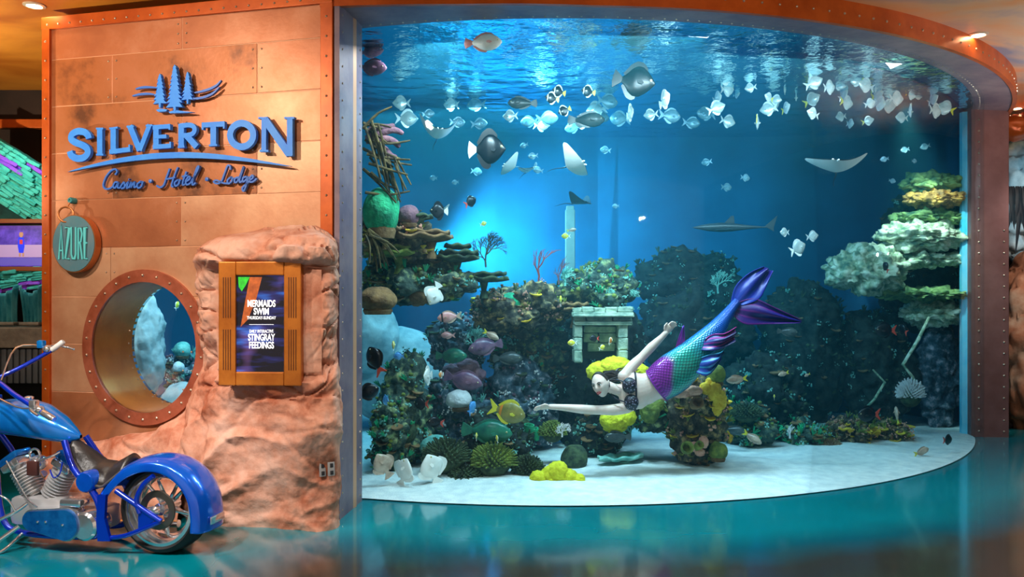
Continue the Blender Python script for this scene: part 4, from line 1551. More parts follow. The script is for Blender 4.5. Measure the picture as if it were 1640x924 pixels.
cylinder((.745, .02, .530), (.865, .02, .325), 'rear_cylinder')
cylinder((1.115, .02, .520), (.985, .02, .325), 'front_cylinder')
MB().bbox((.92, 0, .235), (.40, .24, .20), .05).build('crankcase', 'cast_alloy', bk_)
MB().bbox((.55, 0, .20), (.26, .22, .16), .04).build('gearbox', 'cast_alloy', bk_)
MB().lathe([(.0, .0), (.045, .0), (.055, .03), (.05, .07), (.03, .09), (0, .09)], 20, Matrix.Translation((.93, .03, .56)) @ Matrix.Rotation(-math.pi / 2, 4, 'X')).build('carburettor', 'chrome', bk_)
MB().torus(.04, .008, 20, 8, Matrix.Translation((.93, .10, .62)) @ Matrix.Rotation(math.pi / 2, 4, 'X')).build('intake_clamp', 'chrome', bk_)
q = B(53, 750, .13)
MB().bbox((q.x, .13, q.z), (.085, .03, .10), .014).build('horn_cover', 'brown_cover', bk_)
q = B(137, 772, .17)
ot = MB().lathe([(.0, -.26), (.062, -.26), (.070, -.24), (.070, -.012), (.060, 0.0), (.0, .004)], 28, frame_mat((q.x, .185, q.z), (1, 0, 0), (0, 1, 0))).build('oil_tank', 'candy_blue', bk_)


def capsule(c1, r1, c2, r2, n=16):
    d = math.atan2(c2[1] - c1[1], c2[0] - c1[0])
    out = []
    for k in range(n + 1):
        a = d + math.pi / 2 + math.pi * k / n
        out.append((c1[0] + r1 * math.cos(a), c1[1] + r1 * math.sin(a)))
    for k in range(n + 1):
        a = d - math.pi / 2 + math.pi * k / n
        out.append((c2[0] + r2 * math.cos(a), c2[1] + r2 * math.sin(a)))
    return out


p1, p2 = B(47, 835, .22), B(100, 842, .22)
CM = frame_mat((0, 0, 0), (1, 0, 0), (0, -1, 0))
CMl = Matrix(((1, 0, 0, 0), (0, 0, 1, 0), (0, 1, 0, 0), (0, 0, 0, 1)))      # (x, z, lateral) -> bike axes
MB().prism(capsule((p1.x, p1.z), .073, (p2.x, p2.z), .110), .10, .195, CMl).build('primary_case', 'chrome', bk_, angle=30)
cv = MB().prism(capsule((p1.x, p1.z), .063, (p2.x, p2.z), .100), .195, .212, CMl).build('primary_cover', 'cover_blue', bk_, angle=30)
for px, py in ((60, 836), (73, 836), (100, 841)):
    q = B(px, py, .215)
    MB().lathe([(.008, 0), (.008, .006), (0, .008)], 10, frame_mat((q.x, .212, q.z), (1, 0, 0), (0, 1, 0))).build('bolt', 'chrome', cv)
q = B(138, 842, .16)
MB().lathe([(0, -.10), (.085, -.10), (.095, -.08), (.095, .06), (.08, .075), (0, .08)], 28, frame_mat((q.x, .12, q.z), (1, 0, 0), (0, 1, 0))).build('clutch_drum', 'chrome', bk_)
MB().bbox((p2.x - .02, .13, p2.z + .135), (.16, .10, .05), .016).build('starter_motor', 'chrome', bk_)
for k, (a, b_) in enumerate((((.83, -.13, .44), (1.05, -.17, .10)), ((1.06, -.13, .44), (1.20, -.17, .13)))):
    tubep('exhaust_pipe', [a, ((a[0] + b_[0]) / 2 + .05, -.18, .30), b_, (.6, -.19, .10), (.05, -.20, .12)], .026, 'chrome')
tubep('cable', [B(10, 738, .12), B(30, 775, .14), B(45, 800, .16), B(60, 812, .17)], .006, 'chrome', n=6)
tubep('cable', [B(100, 740, .12), B(96, 758, .15), B(86, 765, .15), B(80, 752, .14)], .005, 'frame_blue', n=6)
tubep('oil_line', [B(62, 738, .13), B(84, 730, .12), B(96, 724, .10)], .007, 'chrome', n=6)
# forward foot controls
tubep('control_bar', [B(44, 806, .20), B(24, 820, .24), B(-4, 834, .27)], .012, 'chrome')
tubep('foot_peg', [B(30, 843, .22), B(12, 856, .26), B(-8, 870, .30)], .015, 'chrome')
tubep('shift_lever', [B(24, 818, .25), B(14, 802, .26), B(0, 794, .27), B(-10, 796, .27)], .007, 'chrome')
tubep('kickstand', [(.98, .15, .10), (1.02, .26, .02), (1.05, .30, .013)], .012, 'chrome')

# fork, triple clamp, handlebars
for s in (-1, 1):
    tubep('fork_leg', [(1.42, s * .10, 1.02), (1.62, s * .10, .70), (1.86, s * .10, .33)], .024, 'chrome')
MB().bbox((1.44, 0, .97), (.08, .27, .04), .01).build('triple_clamp', 'frame_blue', bk_)
MB().bbox((1.48, 0, .86), (.08, .27, .04), .01).build('triple_clamp', 'frame_blue', bk_)
hc = Vector((1.42, 0, 1.06))
far, near = B(83, 561, -.36), B(68, 660, .36)
fe, ne = B(102, 547, -.38), B(87, 672, .38)
f0, n0 = B(-12, 610, -.16), B(-12, 608, .18)
hb = tubep('handlebar', [far, B(36, 587, -.28), f0, (1.44, -.08, 1.06), (1.44, .08, 1.06), n0, B(25, 633, .28), near], .016, 'frame_blue', n=12, sm=6)
for e, b_ in ((fe, far), (ne, near)):
    MB().tube([b_, b_.lerp(e, .1), b_.lerp(e, .9), e], [.017, .021, .021, .016], 14).build('grip', 'grip_white' if e is fe else 'chrome', hb)
for b_, s in ((far, -1), (near, 1)):
    d = (b_ - (far if s > 0 else near)).normalized()
    MB().ball(b_ + Vector((.03, -s * .01, .01)), (.035, .03, .03), 12, 8).build('switch_housing', 'chrome', hb)
    MB().bbox(tuple(b_ + Vector((.075, -s * .015, .045))), (.05, .045, .06), .012).build('fluid_reservoir', 'candy_blue_light' if s < 0 else 'chrome', hb)
    tubep('brake_lever', [b_ + Vector((.06, 0, .0)), b_ + Vector((.05, s * .05, .03)), b_ + Vector((-.02, s * .11, .02)), b_ + Vector((-.08, s * .13, .0))], .008, 'chrome', hb)
    tubep('control_cable', [b_ + Vector((.05, 0, .03)), b_ + Vector((.25, -s * .06, .02)), Vector((1.40, s * .12, 1.09))], .006, 'chrome', hb, n=6)
# ------------------------------------------------------------------ reef rock and corals
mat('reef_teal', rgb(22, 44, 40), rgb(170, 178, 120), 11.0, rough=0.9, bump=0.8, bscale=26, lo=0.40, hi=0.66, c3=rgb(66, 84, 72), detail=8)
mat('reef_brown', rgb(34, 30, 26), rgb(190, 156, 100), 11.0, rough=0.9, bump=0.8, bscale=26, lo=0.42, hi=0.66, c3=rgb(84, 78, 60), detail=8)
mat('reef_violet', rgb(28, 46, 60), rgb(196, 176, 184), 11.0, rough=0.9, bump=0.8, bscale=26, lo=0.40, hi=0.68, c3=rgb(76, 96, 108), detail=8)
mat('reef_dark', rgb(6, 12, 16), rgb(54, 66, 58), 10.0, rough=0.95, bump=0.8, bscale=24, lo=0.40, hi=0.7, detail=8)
mat('reef_pale', rgb(126, 146, 150), rgb(186, 192, 190), 4.0, rough=0.95, bump=0.3, bscale=20)
mat('ledge_pale', rgb(92, 130, 110), rgb(236, 240, 214), 9.0, rough=0.8, bump=0.7, bscale=22, lo=0.36, hi=0.6, c3=rgb(172, 186, 150))
mat('ledge_green', rgb(40, 84, 62), rgb(150, 180, 104), 9.0, rough=0.8, bump=0.6, bscale=22)
mat('ledge_rust', rgb(110, 84, 56), rgb(226, 170, 80), 9.0, rough=0.8, bump=0.6, bscale=22)
mat('coral_green', rgb(16, 120, 84), rgb(44, 190, 128), 9.0, rough=0.8, bump=0.6, bscale=34)
mat('coral_olive', rgb(70, 90, 40), rgb(140, 150, 60), 10.0, rough=0.85, bump=0.6, bscale=30)
mat('coral_yellow', rgb(196, 180, 10), rgb(236, 224, 40), 14.0, rough=0.85, bump=0.6, bscale=50)
mat('coral_amber', rgb(200, 150, 20), rgb(240, 200, 60), 10.0, rough=0.85, bump=0.5, bscale=40)
mat('coral_pink', rgb(196, 128, 112), rgb(226, 168, 140), 10.0, rough=0.85, bump=0.5, bscale=40)
mat('coral_brown', rgb(96, 68, 44), rgb(150, 112, 70), 10.0, rough=0.9, bump=0.7, bscale=30)
mat('coral_dark', rgb(30, 44, 34), rgb(80, 96, 60), 14.0, rough=0.9, bump=0.5, bscale=40)
mat('coral_purple', rgb(92, 60, 80), rgb(140, 96, 104), 9.0, rough=0.9, bump=0.5, bscale=40)
mat('coral_teal', rgb(70, 150, 140), rgb(150, 206, 190), 9.0, rough=0.85, bump=0.5, bscale=40)
mat('coral_white', rgb(214, 206, 206), rgb(240, 230, 226), 9.0, rough=0.85, bump=0.4, bscale=40)
mat('whip_red', rgb(120, 50, 50), rgb(160, 80, 70), 9.0, rough=0.8)
mat('stick_brown', rgb(46, 36, 22), rgb(110, 92, 46), 14.0, rough=0.85)
mat('ruin_stone', rgb(96, 124, 112), rgb(176, 190, 168), 7.0, rough=0.9, bump=0.6, bscale=26, lo=0.35, hi=0.65)
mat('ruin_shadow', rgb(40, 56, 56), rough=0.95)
mat('pipe_pale', rgb(140, 146, 136), rgb(164, 168, 158), 4.0, rough=0.6)

rr = random.Random(21)


def ext(x0, y0, x1, y1, Y):
    c = P((x0 + x1) / 2, (y0 + y1) / 2, Y)
    return c, (x1 - x0) / 2 * Y / F, (y1 - y0) / 2 * Y / F


def reef(x0, y0, x1, y1, Y, dep, m, label, seed, amp=.30, sub=5, strat=0.0, crack=.5, ground=False, freq=1.0, name='reef_rock', enc=True):
    c, hw, hh = ext(x0, y0, x1, y1, Y)
    if ground:
        top = c.z + hh
        c.z = top / 2 - .02; hh = top / 2 + .02
    k = 1 / (1 + amp * .25)
    o = lump((0, 0, 0), (hw * k, dep, hh * k), seed, amp, sub, strat, crack, freq).build(name, m, None, angle=80, loc=tuple(c))
    if enc and m != 'reef_pale':
        encrust(o, seed, m)
    return tag(o, label, 'reef rock', 'reef rocks in the aquarium')


ENC = {'reef_teal': ('coral_olive', 'coral_green', 'coral_teal', 'coral_brown'), 'reef_brown': ('coral_brown', 'coral_olive', 'coral_pink', 'coral_amber'),
       'reef_violet': ('coral_purple', 'coral_teal', 'coral_white', 'coral_dark'), 'reef_dark': ('coral_dark', 'coral_dark', 'coral_teal', 'coral_brown')}


def encrust(o, seed, m):
    """small corals growing over a rock: knobs, fingers and little shelves, one part for each kind"""
    q = random.Random(seed * 13 + 5)
    vs = [v for v in o.data.vertices if v.normal.y < .35 and v.normal.z > -.55]
    if not vs: return
    for kind in range(4):
        mb = MB()
        for k in range((44, 26, 30, 16)[kind]):
            v = q.choice(vs); p = v.co.copy(); n_ = (v.normal * .7 + Vector((0, -.2, .5))).normalized()
            s = q.uniform(.6, 1.3)
            if kind == 0:
                mb.ball(p + n_ * .006, (.022 * s, .020 * s, .018 * s), 7, 5)
            elif kind == 1:
                for _ in range(5):
                    d = (n_ + Vector((q.uniform(-.6, .6), q.uniform(-.6, .6), q.uniform(-.3, .6)))).normalized()
                    mb.tube([p, p + d * .045 * s, p + d * .07 * s], [.009, .007, .004], 5)
            elif kind == 2:
                for _ in range(6):
                    a_ = Vector((q.uniform(-.03, .03), q.uniform(-.03, .01), q.uniform(-.03, .03)))
                    mb.ball(p + n_ * .01 + a_, .010 * s, 6, 4)
            else:
                Ms = Matrix.Translation(p) @ (n_ * .4 + Vector((q.uniform(-.2, .2), 0, 1))).to_track_quat('Z', 'Y').to_matrix().to_4x4()
                R_0 = .05 * s
                mb.lathe([(R_0 * .3, -.02), (R_0, .004), (R_0 * 1.02, .012), (R_0 * .5, .006), (0, .004)], 11, Ms)
        tag(mb.build(('knob_coral', 'finger_coral', 'cluster_coral', 'shelf_coral')[kind], ENC[m][kind], o), kind='stuff')


reef(596, 560, 700, 745, 8.05, .35, 'reef_teal', 'mossy low reef rock in the lower left corner of the tank', 1, ground=True)
reef(668, 585, 800, 740, 8.5, .45, 'reef_violet', 'bluish violet encrusted reef rock left of centre on the sand', 2, ground=True, amp=.35)
reef(770, 560, 900, 735, 8.75, .45, 'reef_violet', 'dusky blue reef rock under the ledge at the middle of the tank', 3, ground=True)
reef(870, 555, 1040, 740, 9.0, .5, 'reef_dark', 'dark reef rock below the stone ruin', 4, ground=True)
reef(560, 345, 705, 432, 7.85, .35, 'reef_brown', 'dark upper left ledge rock beneath the green brain coral', 5, amp=.4, strat=.05)
reef(560, 415, 780, 492, 8.0, .35, 'reef_teal', 'lower left overhanging ledge rock with plate corals', 6, amp=.4, strat=.06)
reef(735, 452, 930, 540, 8.5, .4, 'reef_brown', 'brown and green reef bridge left of the stone ruin', 7, amp=.4)
reef(890, 428, 1030, 505, 8.6, .4, 'reef_teal', 'green overgrown reef crest above the stone ruin', 8, amp=.42)
reef(545, 470, 640, 600, 9.9, .3, 'reef_pale', 'smooth pale boulder far behind the left ledge', 9, amp=.10, crack=0)
reef(560, 520, 730, 660, 10.2, .4, 'reef_pale', 'broad pale sandy rock slope at the back left of the tank', 10, amp=.12, crack=0, ground=True)
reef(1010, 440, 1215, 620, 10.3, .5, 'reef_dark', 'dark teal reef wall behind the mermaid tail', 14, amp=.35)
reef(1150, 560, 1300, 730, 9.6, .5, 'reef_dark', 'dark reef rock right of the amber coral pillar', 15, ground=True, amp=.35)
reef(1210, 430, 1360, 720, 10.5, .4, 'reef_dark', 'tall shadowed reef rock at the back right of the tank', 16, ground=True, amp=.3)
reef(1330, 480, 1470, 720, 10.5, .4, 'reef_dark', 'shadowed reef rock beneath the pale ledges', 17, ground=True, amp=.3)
reef(1250, 672, 1330, 738, 9.1, .25, 'reef_teal', 'low rubble rock on the sand right of the reef shadow', 18, ground=True, amp=.45)
reef(1325, 668, 1400, 732, 9.2, .25, 'reef_brown', 'low brown rubble rock between two other rubble rocks', 19, ground=True, amp=.45)
reef(1390, 676, 1458, 724, 9.4, .22, 'reef_brown', 'rightmost low rubble rock by the sand edge', 20, ground=True, amp=.45)
reef(1062, 585, 1165, 752, 8.0, .26, 'reef_brown', 'encrusted rock pillar that carries the amber coral under the mermaid', 22, ground=True, amp=.35, strat=.05)
reef(1005, 610, 1080, 700, 8.2, .22, 'reef_teal', 'mottled rock shoulder left of the encrusted pillar', 23, amp=.35)
reef(912, 655, 1000, 742, 8.5, .3, 'reef_dark', 'shadowed rock under the lower yellow coral', 24, ground=True, amp=.3)

reef(680, 500, 790, 610, 8.9, .35, 'reef_violet', 'shaded violet rock hanging under the left end of the bridge', 51, amp=.35)
reef(780, 500, 920, 620, 9.0, .4, 'reef_teal', 'teal shaded rock directly under the reef bridge', 52, amp=.35)
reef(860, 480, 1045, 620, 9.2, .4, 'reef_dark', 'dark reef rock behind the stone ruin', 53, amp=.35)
reef(590, 640, 660, 742, 7.7, .25, 'reef_teal', 'green mottled rock in the corner next to the jamb', 54, ground=True, amp=.4)
reef(735, 655, 860, 752, 7.95, .3, 'reef_dark', 'dark rock that backs the brush corals', 55, ground=True, amp=.35)
reef(1015, 392, 1190, 500, 10.7, .3, 'reef_dark', 'far dim reef rock high behind the tail fluke', 66, amp=.35)
reef(1150, 640, 1245, 735, 9.0, .3, 'reef_teal', 'low green rock just right of the pillar', 57, ground=True, amp=.4)
reef(560, 330, 650, 400, 7.7, .25, 'reef_brown', 'brown rock that carries the green dome coral', 58, amp=.4)
reef(196, 462, 264, 650, 8.35, .22, 'reef_pale', 'pale grey rock seen through the porthole', 59, amp=.15)
reef(236, 604, 350, 800, 8.5, .35, 'reef_pale', 'pale gravel mound at the bottom of the porthole view', 61, amp=.15, crack=0)
reef(262, 560, 340, 640, 9.0, .25, 'reef_violet', 'bluish reef rock at the right of the porthole view', 62, amp=.4)
reef(1395, 285, 1560, 540, 10.62, .2, 'reef_dark', 'dark rock face from which the lit ledges jut', 63, amp=.25)
# lit ledges at the right end of the tank, stacked one over another
for i, (x0, y0, x1, y1, Y, m, lab) in enumerate((
        (1440, 278, 1535, 312, 10.1, 'ledge_green', 'topmost green ledge at the right end of the tank'),
        (1450, 305, 1548, 332, 10.0, 'ledge_rust', 'orange-edged ledge below the green ledge at the right end'),
        (1430, 336, 1550, 362, 10.1, 'ledge_green', 'dim green ledge above the wide pale ledge'),
        (1398, 352, 1552, 402, 10.0, 'ledge_pale', 'wide pale lit ledge at the right end of the tank'),
        (1322, 396, 1452, 470, 9.9, 'ledge_pale', 'large pale honeycombed ledge left of the other lit ledges'),
        (1420, 404, 1550, 428, 10.1, 'ledge_pale', 'thin pale ledge under the wide pale ledge'),
        (1405, 462, 1552, 480, 10.0, 'ledge_green', 'thin greenish ledge halfway up the right end'),
        (1440, 484, 1552, 520, 10.2, 'ledge_pale', 'pale lower ledge above the column at the right end'))):
    c, hw, hh = ext(x0, y0, x1, y1, Y)
    o = lump((0, 0, 0), (hw, .30, hh * 1.05), 30 + i, .34, 5, .10, .5, 1.5).build('lit_ledge', m, None, angle=80, loc=tuple(c))
    tag(o, lab, 'reef ledge', 'lit ledges at the right end of the tank')
c, hw, hh = ext(1468, 510, 1540, 690, 10.35)
o = lump((0, 0, 0), (hw, .12, hh), 41, .2, 5, .06, .4, 2.0).build('reef_column', 'reef_violet', None, angle=80, loc=tuple(c))
tag(o, 'tall bluish rock column beneath the lit ledges', 'reef rock', 'reef rocks in the aquarium')


# ---- coral builders (each returns a thing with parts)
def place(name, label, cat, px, py, Y, group=None):
    return thing(name, label, cat, tuple(P(px, py, Y)), group=group)


def plate_coral(px, py, Y, r, m, label, seed, tilt=0.0, thick=.025, layers=1, sy=.7):
    t = place('plate_coral', label, 'coral', px, py, Y, 'plate corals')
    q = random.Random(seed)
    for l in range(layers):
        rad = r * (1 - .16 * l) * q.uniform(.9, 1.1)
        off = Vector((q.uniform(-.2, .2) * r, q.uniform(-.1, .1) * r, l * .075))

        def at(u, v, rad=rad, s=seed + l * 3):
            a = 2 * math.pi * u
            k = 1 + .22 * noise.noise(Vector((math.cos(a) * 1.6 + s, math.sin(a) * 1.6, s))) + .10 * noise.noise(Vector((math.cos(a) * 5, math.sin(a) * 5, s)))
            R = rad * v * k
            return Vector((R * math.cos(a), R * math.sin(a) * sy, .14 * rad * v * v + .05 * rad * v * math.sin(a * 7 + s))) + off
        o = MB().grid(40, 8, at, wrap=True).build('plate', m, t, angle=80)
        sd = o.modifiers.new('thickness', 'SOLIDIFY'); sd.thickness = thick; sd.offset = -1
    MB().lathe([(r * .22, -.16), (r * .12, -.08), (r * .2, 0)], 12).build('stalk', m, t)
    t.rotation_euler = (tilt, 0, q.uniform(0, 6))
    return t


plate_coral(672, 352, 7.7, .20, 'coral_dark', 'dark plate coral on the left ledge beside the light beam', 1)
plate_coral(690, 388, 7.75, .30, 'coral_brown', 'wide brown plate coral jutting right from the left ledge', 2, layers=2)
plate_coral(730, 420, 7.9, .30, 'coral_dark', 'shadowed layered plate coral at the ledge tip', 3, layers=3)
plate_coral(640, 412, 7.7, .30, 'coral_olive', 'olive plate coral in the middle of the left ledge', 4, layers=2)
plate_coral(775, 452, 8.1, .22, 'coral_dark', 'small dark layered plate coral under the sea fan', 5, layers=2)
plate_coral(618, 372, 7.5, .20, 'coral_brown', 'short brown plate coral below the green brain coral', 6)
plate_coral(1000, 738, 8.0, .27, 'coral_teal', 'pale teal plate coral lying on the sand by the pillar', 7, sy=.45)
plate_coral(1155, 740, 8.5, .16, 'coral_teal', 'small pale plate coral right of the pillar foot', 8)
plate_coral(780, 735, 7.9, .22, 'coral_dark', 'dark plate coral on the sand between brush corals', 9)
plate_coral(920, 500, 8.35, .22, 'coral_brown', 'brown plate coral left of the stone ruin', 31, layers=2)


def brain_coral(px, py, Y, rx, ry, m, label, seed):
    t = place('brain_coral', label, 'coral', px, py, Y, 'brain corals')
    bm = bmesh.new(); bmesh.ops.create_icosphere(bm, subdivisions=5, radius=1)
    for v in bm.verts:
        n_ = v.co.copy()
        w = noise.noise(n_ * 2.2 + Vector((seed, 0, 0)))
        g = math.sin(16 * (n_.x + w) + 5 * n_.z) * .5 + math.sin(15 * (n_.z - w)) * .5
        v.co = Vector((n_.x * rx, n_.y * rx, n_.z * ry)) * (1 + .10 * noise.noise(n_ * 1.5 + Vector((0, seed, 0))) + .012 * g)
    bm.verts.index_update()
    mb = MB().add([v.co.copy() for v in bm.verts], [[v.index for v in f.verts] for f in bm.faces]); bm.free()
    mb.build('dome', m, t, angle=90)
    MB().lathe([(rx * .7, -ry * 1.1), (rx * .8, -ry * .8), (rx * .6, -ry * .4)], 16).build('base', 'coral_brown', t)
    return t


brain_coral(611, 338, 7.35, .165, .225, 'coral_green', 'bright green dome coral high on the left beside the jamb', 1)
brain_coral(655, 345, 7.6, .10, .10, 'coral_purple', 'small mauve dome coral right of the green dome coral', 2)
brain_coral(820, 485, 8.3, .15, .11, 'coral_green', 'green dome coral on the reef bridge', 3)
brain_coral(700, 715, 7.9, .17, .11, 'coral_teal', 'pale teal dome coral behind the brush coral', 4)
brain_coral(920, 735, 7.9, .13, .15, 'coral_dark', 'dark dome coral left of the lower yellow coral', 5)
brain_coral(640, 690, 7.8, .16, .15, 'coral_dark', 'dark green dome coral in the lower left rocks', 6)
brain_coral(605, 480, 7.3, .17, .12, 'coral_brown', 'brown bowl-shaped coral hanging at the jamb edge', 7)
brain_coral(1148, 600, 7.75, .08, .10, 'coral_olive', 'olive round coral on top of the amber coral pillar', 8)
brain_coral(1150, 722, 7.8, .09, .09, 'coral_olive', 'yellow-green round coral at the foot of the pillar', 9)
brain_coral(286, 588, 8.6, .06, .06, 'coral_white', 'white round coral in the porthole view', 11)
brain_coral(292, 560, 8.8, .09, .09, 'coral_teal', 'pale blue round coral in the porthole view above the white one', 12)
brain_coral(735, 640, 8.1, .13, .10, 'coral_white', 'whitish lumpy coral on the violet reef rock', 10)


def brush_coral(px, py, Y, r, h, m, label, seed, n=170):
    t = place('brush_coral', label, 'coral', px, py, Y, 'brush corals')
    q = random.Random(seed)
    MB().ball((0, 0, -h * .2), (r * .75, r * .6, h * .75), 16, 10).build('core', 'coral_dark', t)
    mb = MB()
    for k in range(n):
        a = 2.399 * k; ph = math.acos(1 - 1.15 * (k + .5) / n)
        d = Vector((math.sin(ph) * math.cos(a), math.sin(ph) * math.sin(a), math.cos(ph)))
        b = Vector((d.x * r * .7, d.y * r * .55, d.z * h * .7 - h * .2))
        e = Vector((d.x * r, d.y * r * .8, d.z * h - h * .15)) * q.uniform(.9, 1.1)
        mb.tube([b, e], [.014, .007], 5)
    tag(mb.build('branch_tips', m, t), kind='stuff')
    return t


brush_coral(715, 728, 7.55, .24, .20, 'coral_dark', 'large dark brush coral at the front left of the reef', 1)
brush_coral(790, 735, 7.5, .22, .18, 'coral_olive', 'olive-tipped brush coral right of the large dark brush coral', 2)
brush_coral(845, 748, 7.55, .16, .14, 'coral_dark', 'small dark brush coral beside the bright yellow coral', 3)
brush_coral(745, 760, 7.5, .20, .10, 'coral_dark', 'flat dark brush coral on the sand before the big ones', 4)
brush_coral(885, 690, 7.9, .14, .12, 'coral_olive', 'brush coral beneath the mermaid outstretched hand', 5)
brush_coral(1195, 660, 8.8, .18, .12, 'coral_dark', 'dark brush coral right of the amber pillar', 6)
brush_coral(960, 462, 8.4, .14, .12, 'coral_green', 'green brush coral on the crest above the ruin', 7)
brush_coral(1005, 470, 8.4, .12, .10, 'coral_teal', 'pale brush coral on the right end of the crest', 8)
brush_coral(875, 478, 8.35, .13, .11, 'coral_olive', 'olive brush coral on the reef crest left of the ruin', 9)
brush_coral(1330, 715, 8.9, .14, .10, 'coral_brown', 'brown brush coral among the right rubble rocks', 10)


def lumpy_coral(px, py, Y, lobes, m, label, seed, name='lumpy_coral'):
    t = place(name, label, 'coral', px, py, Y, 'lumpy corals')
    for i, (dx, dz, rx, rz) in enumerate(lobes):
        lump((dx, rr.uniform(-.03, .03), dz), (rx, rx * .85, rz), seed + i, .16, 4, 0, .25, 2.5).build('lobe', m, t, angle=90)
    return t


lumpy_coral(890, 772, 7.32, [(-.16, .04, .075, .07), (-.06, .06, .075, .085), (.02, .09, .10, .10), (.12, .05, .08, .07), (.21, .03, .055, .05), (-.02, .02, .10, .05)], 'coral_yellow',
            'bright lemon yellow lumpy coral on the sand front centre', 60)
lumpy_coral(985, 592, 7.95, [(-.14, -.02, .14, .10), (0, .02, .17, .11), (.13, -.02, .13, .10), (.24, -.03, .10, .09)], 'coral_yellow', 'yellow mound coral behind the mermaid head', 70)
lumpy_coral(985, 672, 8.0, [(-.02, 0, .14, .10), (.10, .03, .11, .10), (.0, -.08, .12, .05)], 'coral_yellow', 'lower yellow mound coral beneath the mermaid chest', 80)
lumpy_coral(1040, 655, 7.9, [(0, 0, .10, .14), (.07, .06, .08, .10)], 'coral_olive', 'olive knobby coral left of the pillar top', 84)
lumpy_coral(1140, 640, 7.72, [(-.06, .11, .06, .06), (.02, .08, .07, .09), (.07, .0, .065, .10), (.06, -.08, .05, .08), (-.02, .16, .04, .05)], 'coral_amber', 'amber yellow drooping coral on the right of the pillar', 90)
lumpy_coral(1090, 632, 7.7, [(-.14, -.01, .07, .045), (0, .02, .12, .05), (.12, .04, .08, .05)], 'coral_pink', 'salmon pink shelf coral under the mermaid hips', 96)
lumpy_coral(1120, 715, 7.75, [(-.05, 0, .05, .05), (.04, .04, .05, .06), (.0, -.05, .05, .04)], 'coral_pink', 'small reddish coral low on the pillar', 100)
brush_coral(1458, 628, 9.6, .17, .19, 'coral_white', 'pinkish white fuzzy coral below the lit ledges', 104)
lumpy_coral(660, 470, 7.8, [(-.08, 0, .10, .08), (.06, -.03, .11, .09)], 'coral_brown', 'brown knobby coral under the left ledge', 108)
lumpy_coral(740, 595, 8.15, [(-.1, 0, .1, .08), (.05, .04, .12, .09), (.16, -.03, .08, .07)], 'coral_purple', 'mauve knobby coral high on the violet reef rock', 112)
lumpy_coral(1207, 705, 8.8, [(0, 0, .05, .05), (.03, .05, .03, .05)], 'coral_pink', 'tiny pink coral at the edge of the right reef shadow', 116)


def tube_sponge(px, py, Y, tubes, m, label):
    t = place('tube_sponge', label, 'sponge', px, py, Y, 'tube sponges')
    for dx, dy, r, h, tx, ty in tubes:
        Mt = Matrix.Translation((dx, dy, 0)) @ Matrix.Rotation(tx, 4, 'X') @ Matrix.Rotation(ty, 4, 'Y')
        MB().lathe([(r * .6, 0), (r * .9, h * .4), (r, h * .85), (r * 1.02, h), (r * .8, h), (r * .62, h * .8), (r * .5, h * .3), (0, h * .25)], 18, Mt).build('tube', m, t)
    return t


tube_sponge(1097, 720, 7.7, [(0, 0, .06, .12, 1.2, 0), (.10, .04, .04, .10, .9, .4)], 'coral_olive', 'olive tube sponge with open mouth low on the pillar')
tube_sponge(1110, 650, 7.7, [(0, 0, .06, .12, 1.1, .2)], 'coral_brown', 'brown tube sponge with open mouth under the pink shelf coral')
tube_sponge(845, 705, 7.9, [(0, 0, .05, .16, .2, .1), (.09, .02, .04, .12, .2, -.2)], 'coral_green', 'green tube sponge behind the small brush coral')


def tree_coral(px, py, Y, h, m, label, seed, spread=.5, depth=4, flat=.15, r0=.014, name='sea_fan', n=3):
    t = place(name, label, 'coral', px, py, Y, 'branching corals')
    q = random.Random(seed)
    stem = MB(); twigs = MB()

    def grow(p, d, L, r, lev):
        e = p + d * L
        mid = p.lerp(e, .5) + Vector((q.uniform(-1, 1), q.uniform(-.3, .3), q.uniform(-1, 1))) * L * .06
        (stem if lev <= 1 else twigs).tube([p, mid, e], [r, r * .88, r * .75], 5)
        if lev >= depth: return
        for k in range(n if lev else n + 1):
            a = (k - (n - 1) / 2) * spread + q.uniform(-.2, .2)
            nd = Vector((d.x * math.cos(a) + d.z * math.sin(a), d.y + q.uniform(-flat, flat), d.z * math.cos(a) - d.x * math.sin(a))).normalized()
            grow(e if k else mid, nd, L * q.uniform(.62, .82), r * .72, lev + 1)
    grow(Vector((0, 0, 0)), Vector((0, 0, 1)), h * .34, r0, 0)
    stem.build('stem', m, t)
    tag(twigs.build('twig_fan', m, t), kind='stuff')
    return t


tree_coral(778, 428, 8.2, .36, 'coral_dark', 'lacy dark sea fan silhouetted against the bright beam', 1, .48, 5, r0=.011)
tree_coral(862, 452, 8.4, .42, 'whip_red', 'reddish branching sea whip on the reef bridge', 2, .34, 4, r0=.012, name='sea_whip', n=2)
tree_coral(895, 455, 8.5, .28, 'coral_purple', 'small mauve sea whip left of the pale column', 3, .4, 4, r0=.010, name='sea_whip', n=2)
tree_coral(940, 450, 8.5, .24, 'coral_olive', 'olive branching coral right of the pale column', 4, .5, 4, r0=.012, name='branching_coral')
tree_coral(665, 375, 7.6, .26, 'coral_dark', 'short black branching coral at the left ledge tip', 5, .5, 3, r0=.022, name='branching_coral', n=2)
tree_coral(900, 700, 7.8, .16, 'coral_white', 'white branching coral under the mermaid arm', 6, .6, 4, .4, .010, name='branching_coral')
tree_coral(760, 560, 8.1, .24, 'coral_teal', 'pale branching coral over the violet reef rock', 7, .5, 4, .3, .012, name='branching_coral')
tree_coral(1165, 690, 7.9, .15, 'coral_amber', 'amber finger coral hanging right of the pillar', 8, .5, 3, .2, .010, name='branching_coral', n=2).rotation_euler = (0, 2.6, 0)
tree_coral(905, 458, 8.3, .22, 'coral_teal', 'mint branching coral on the crest left of the ruin top', 9, .5, 4, .3, .014, name='branching_coral')
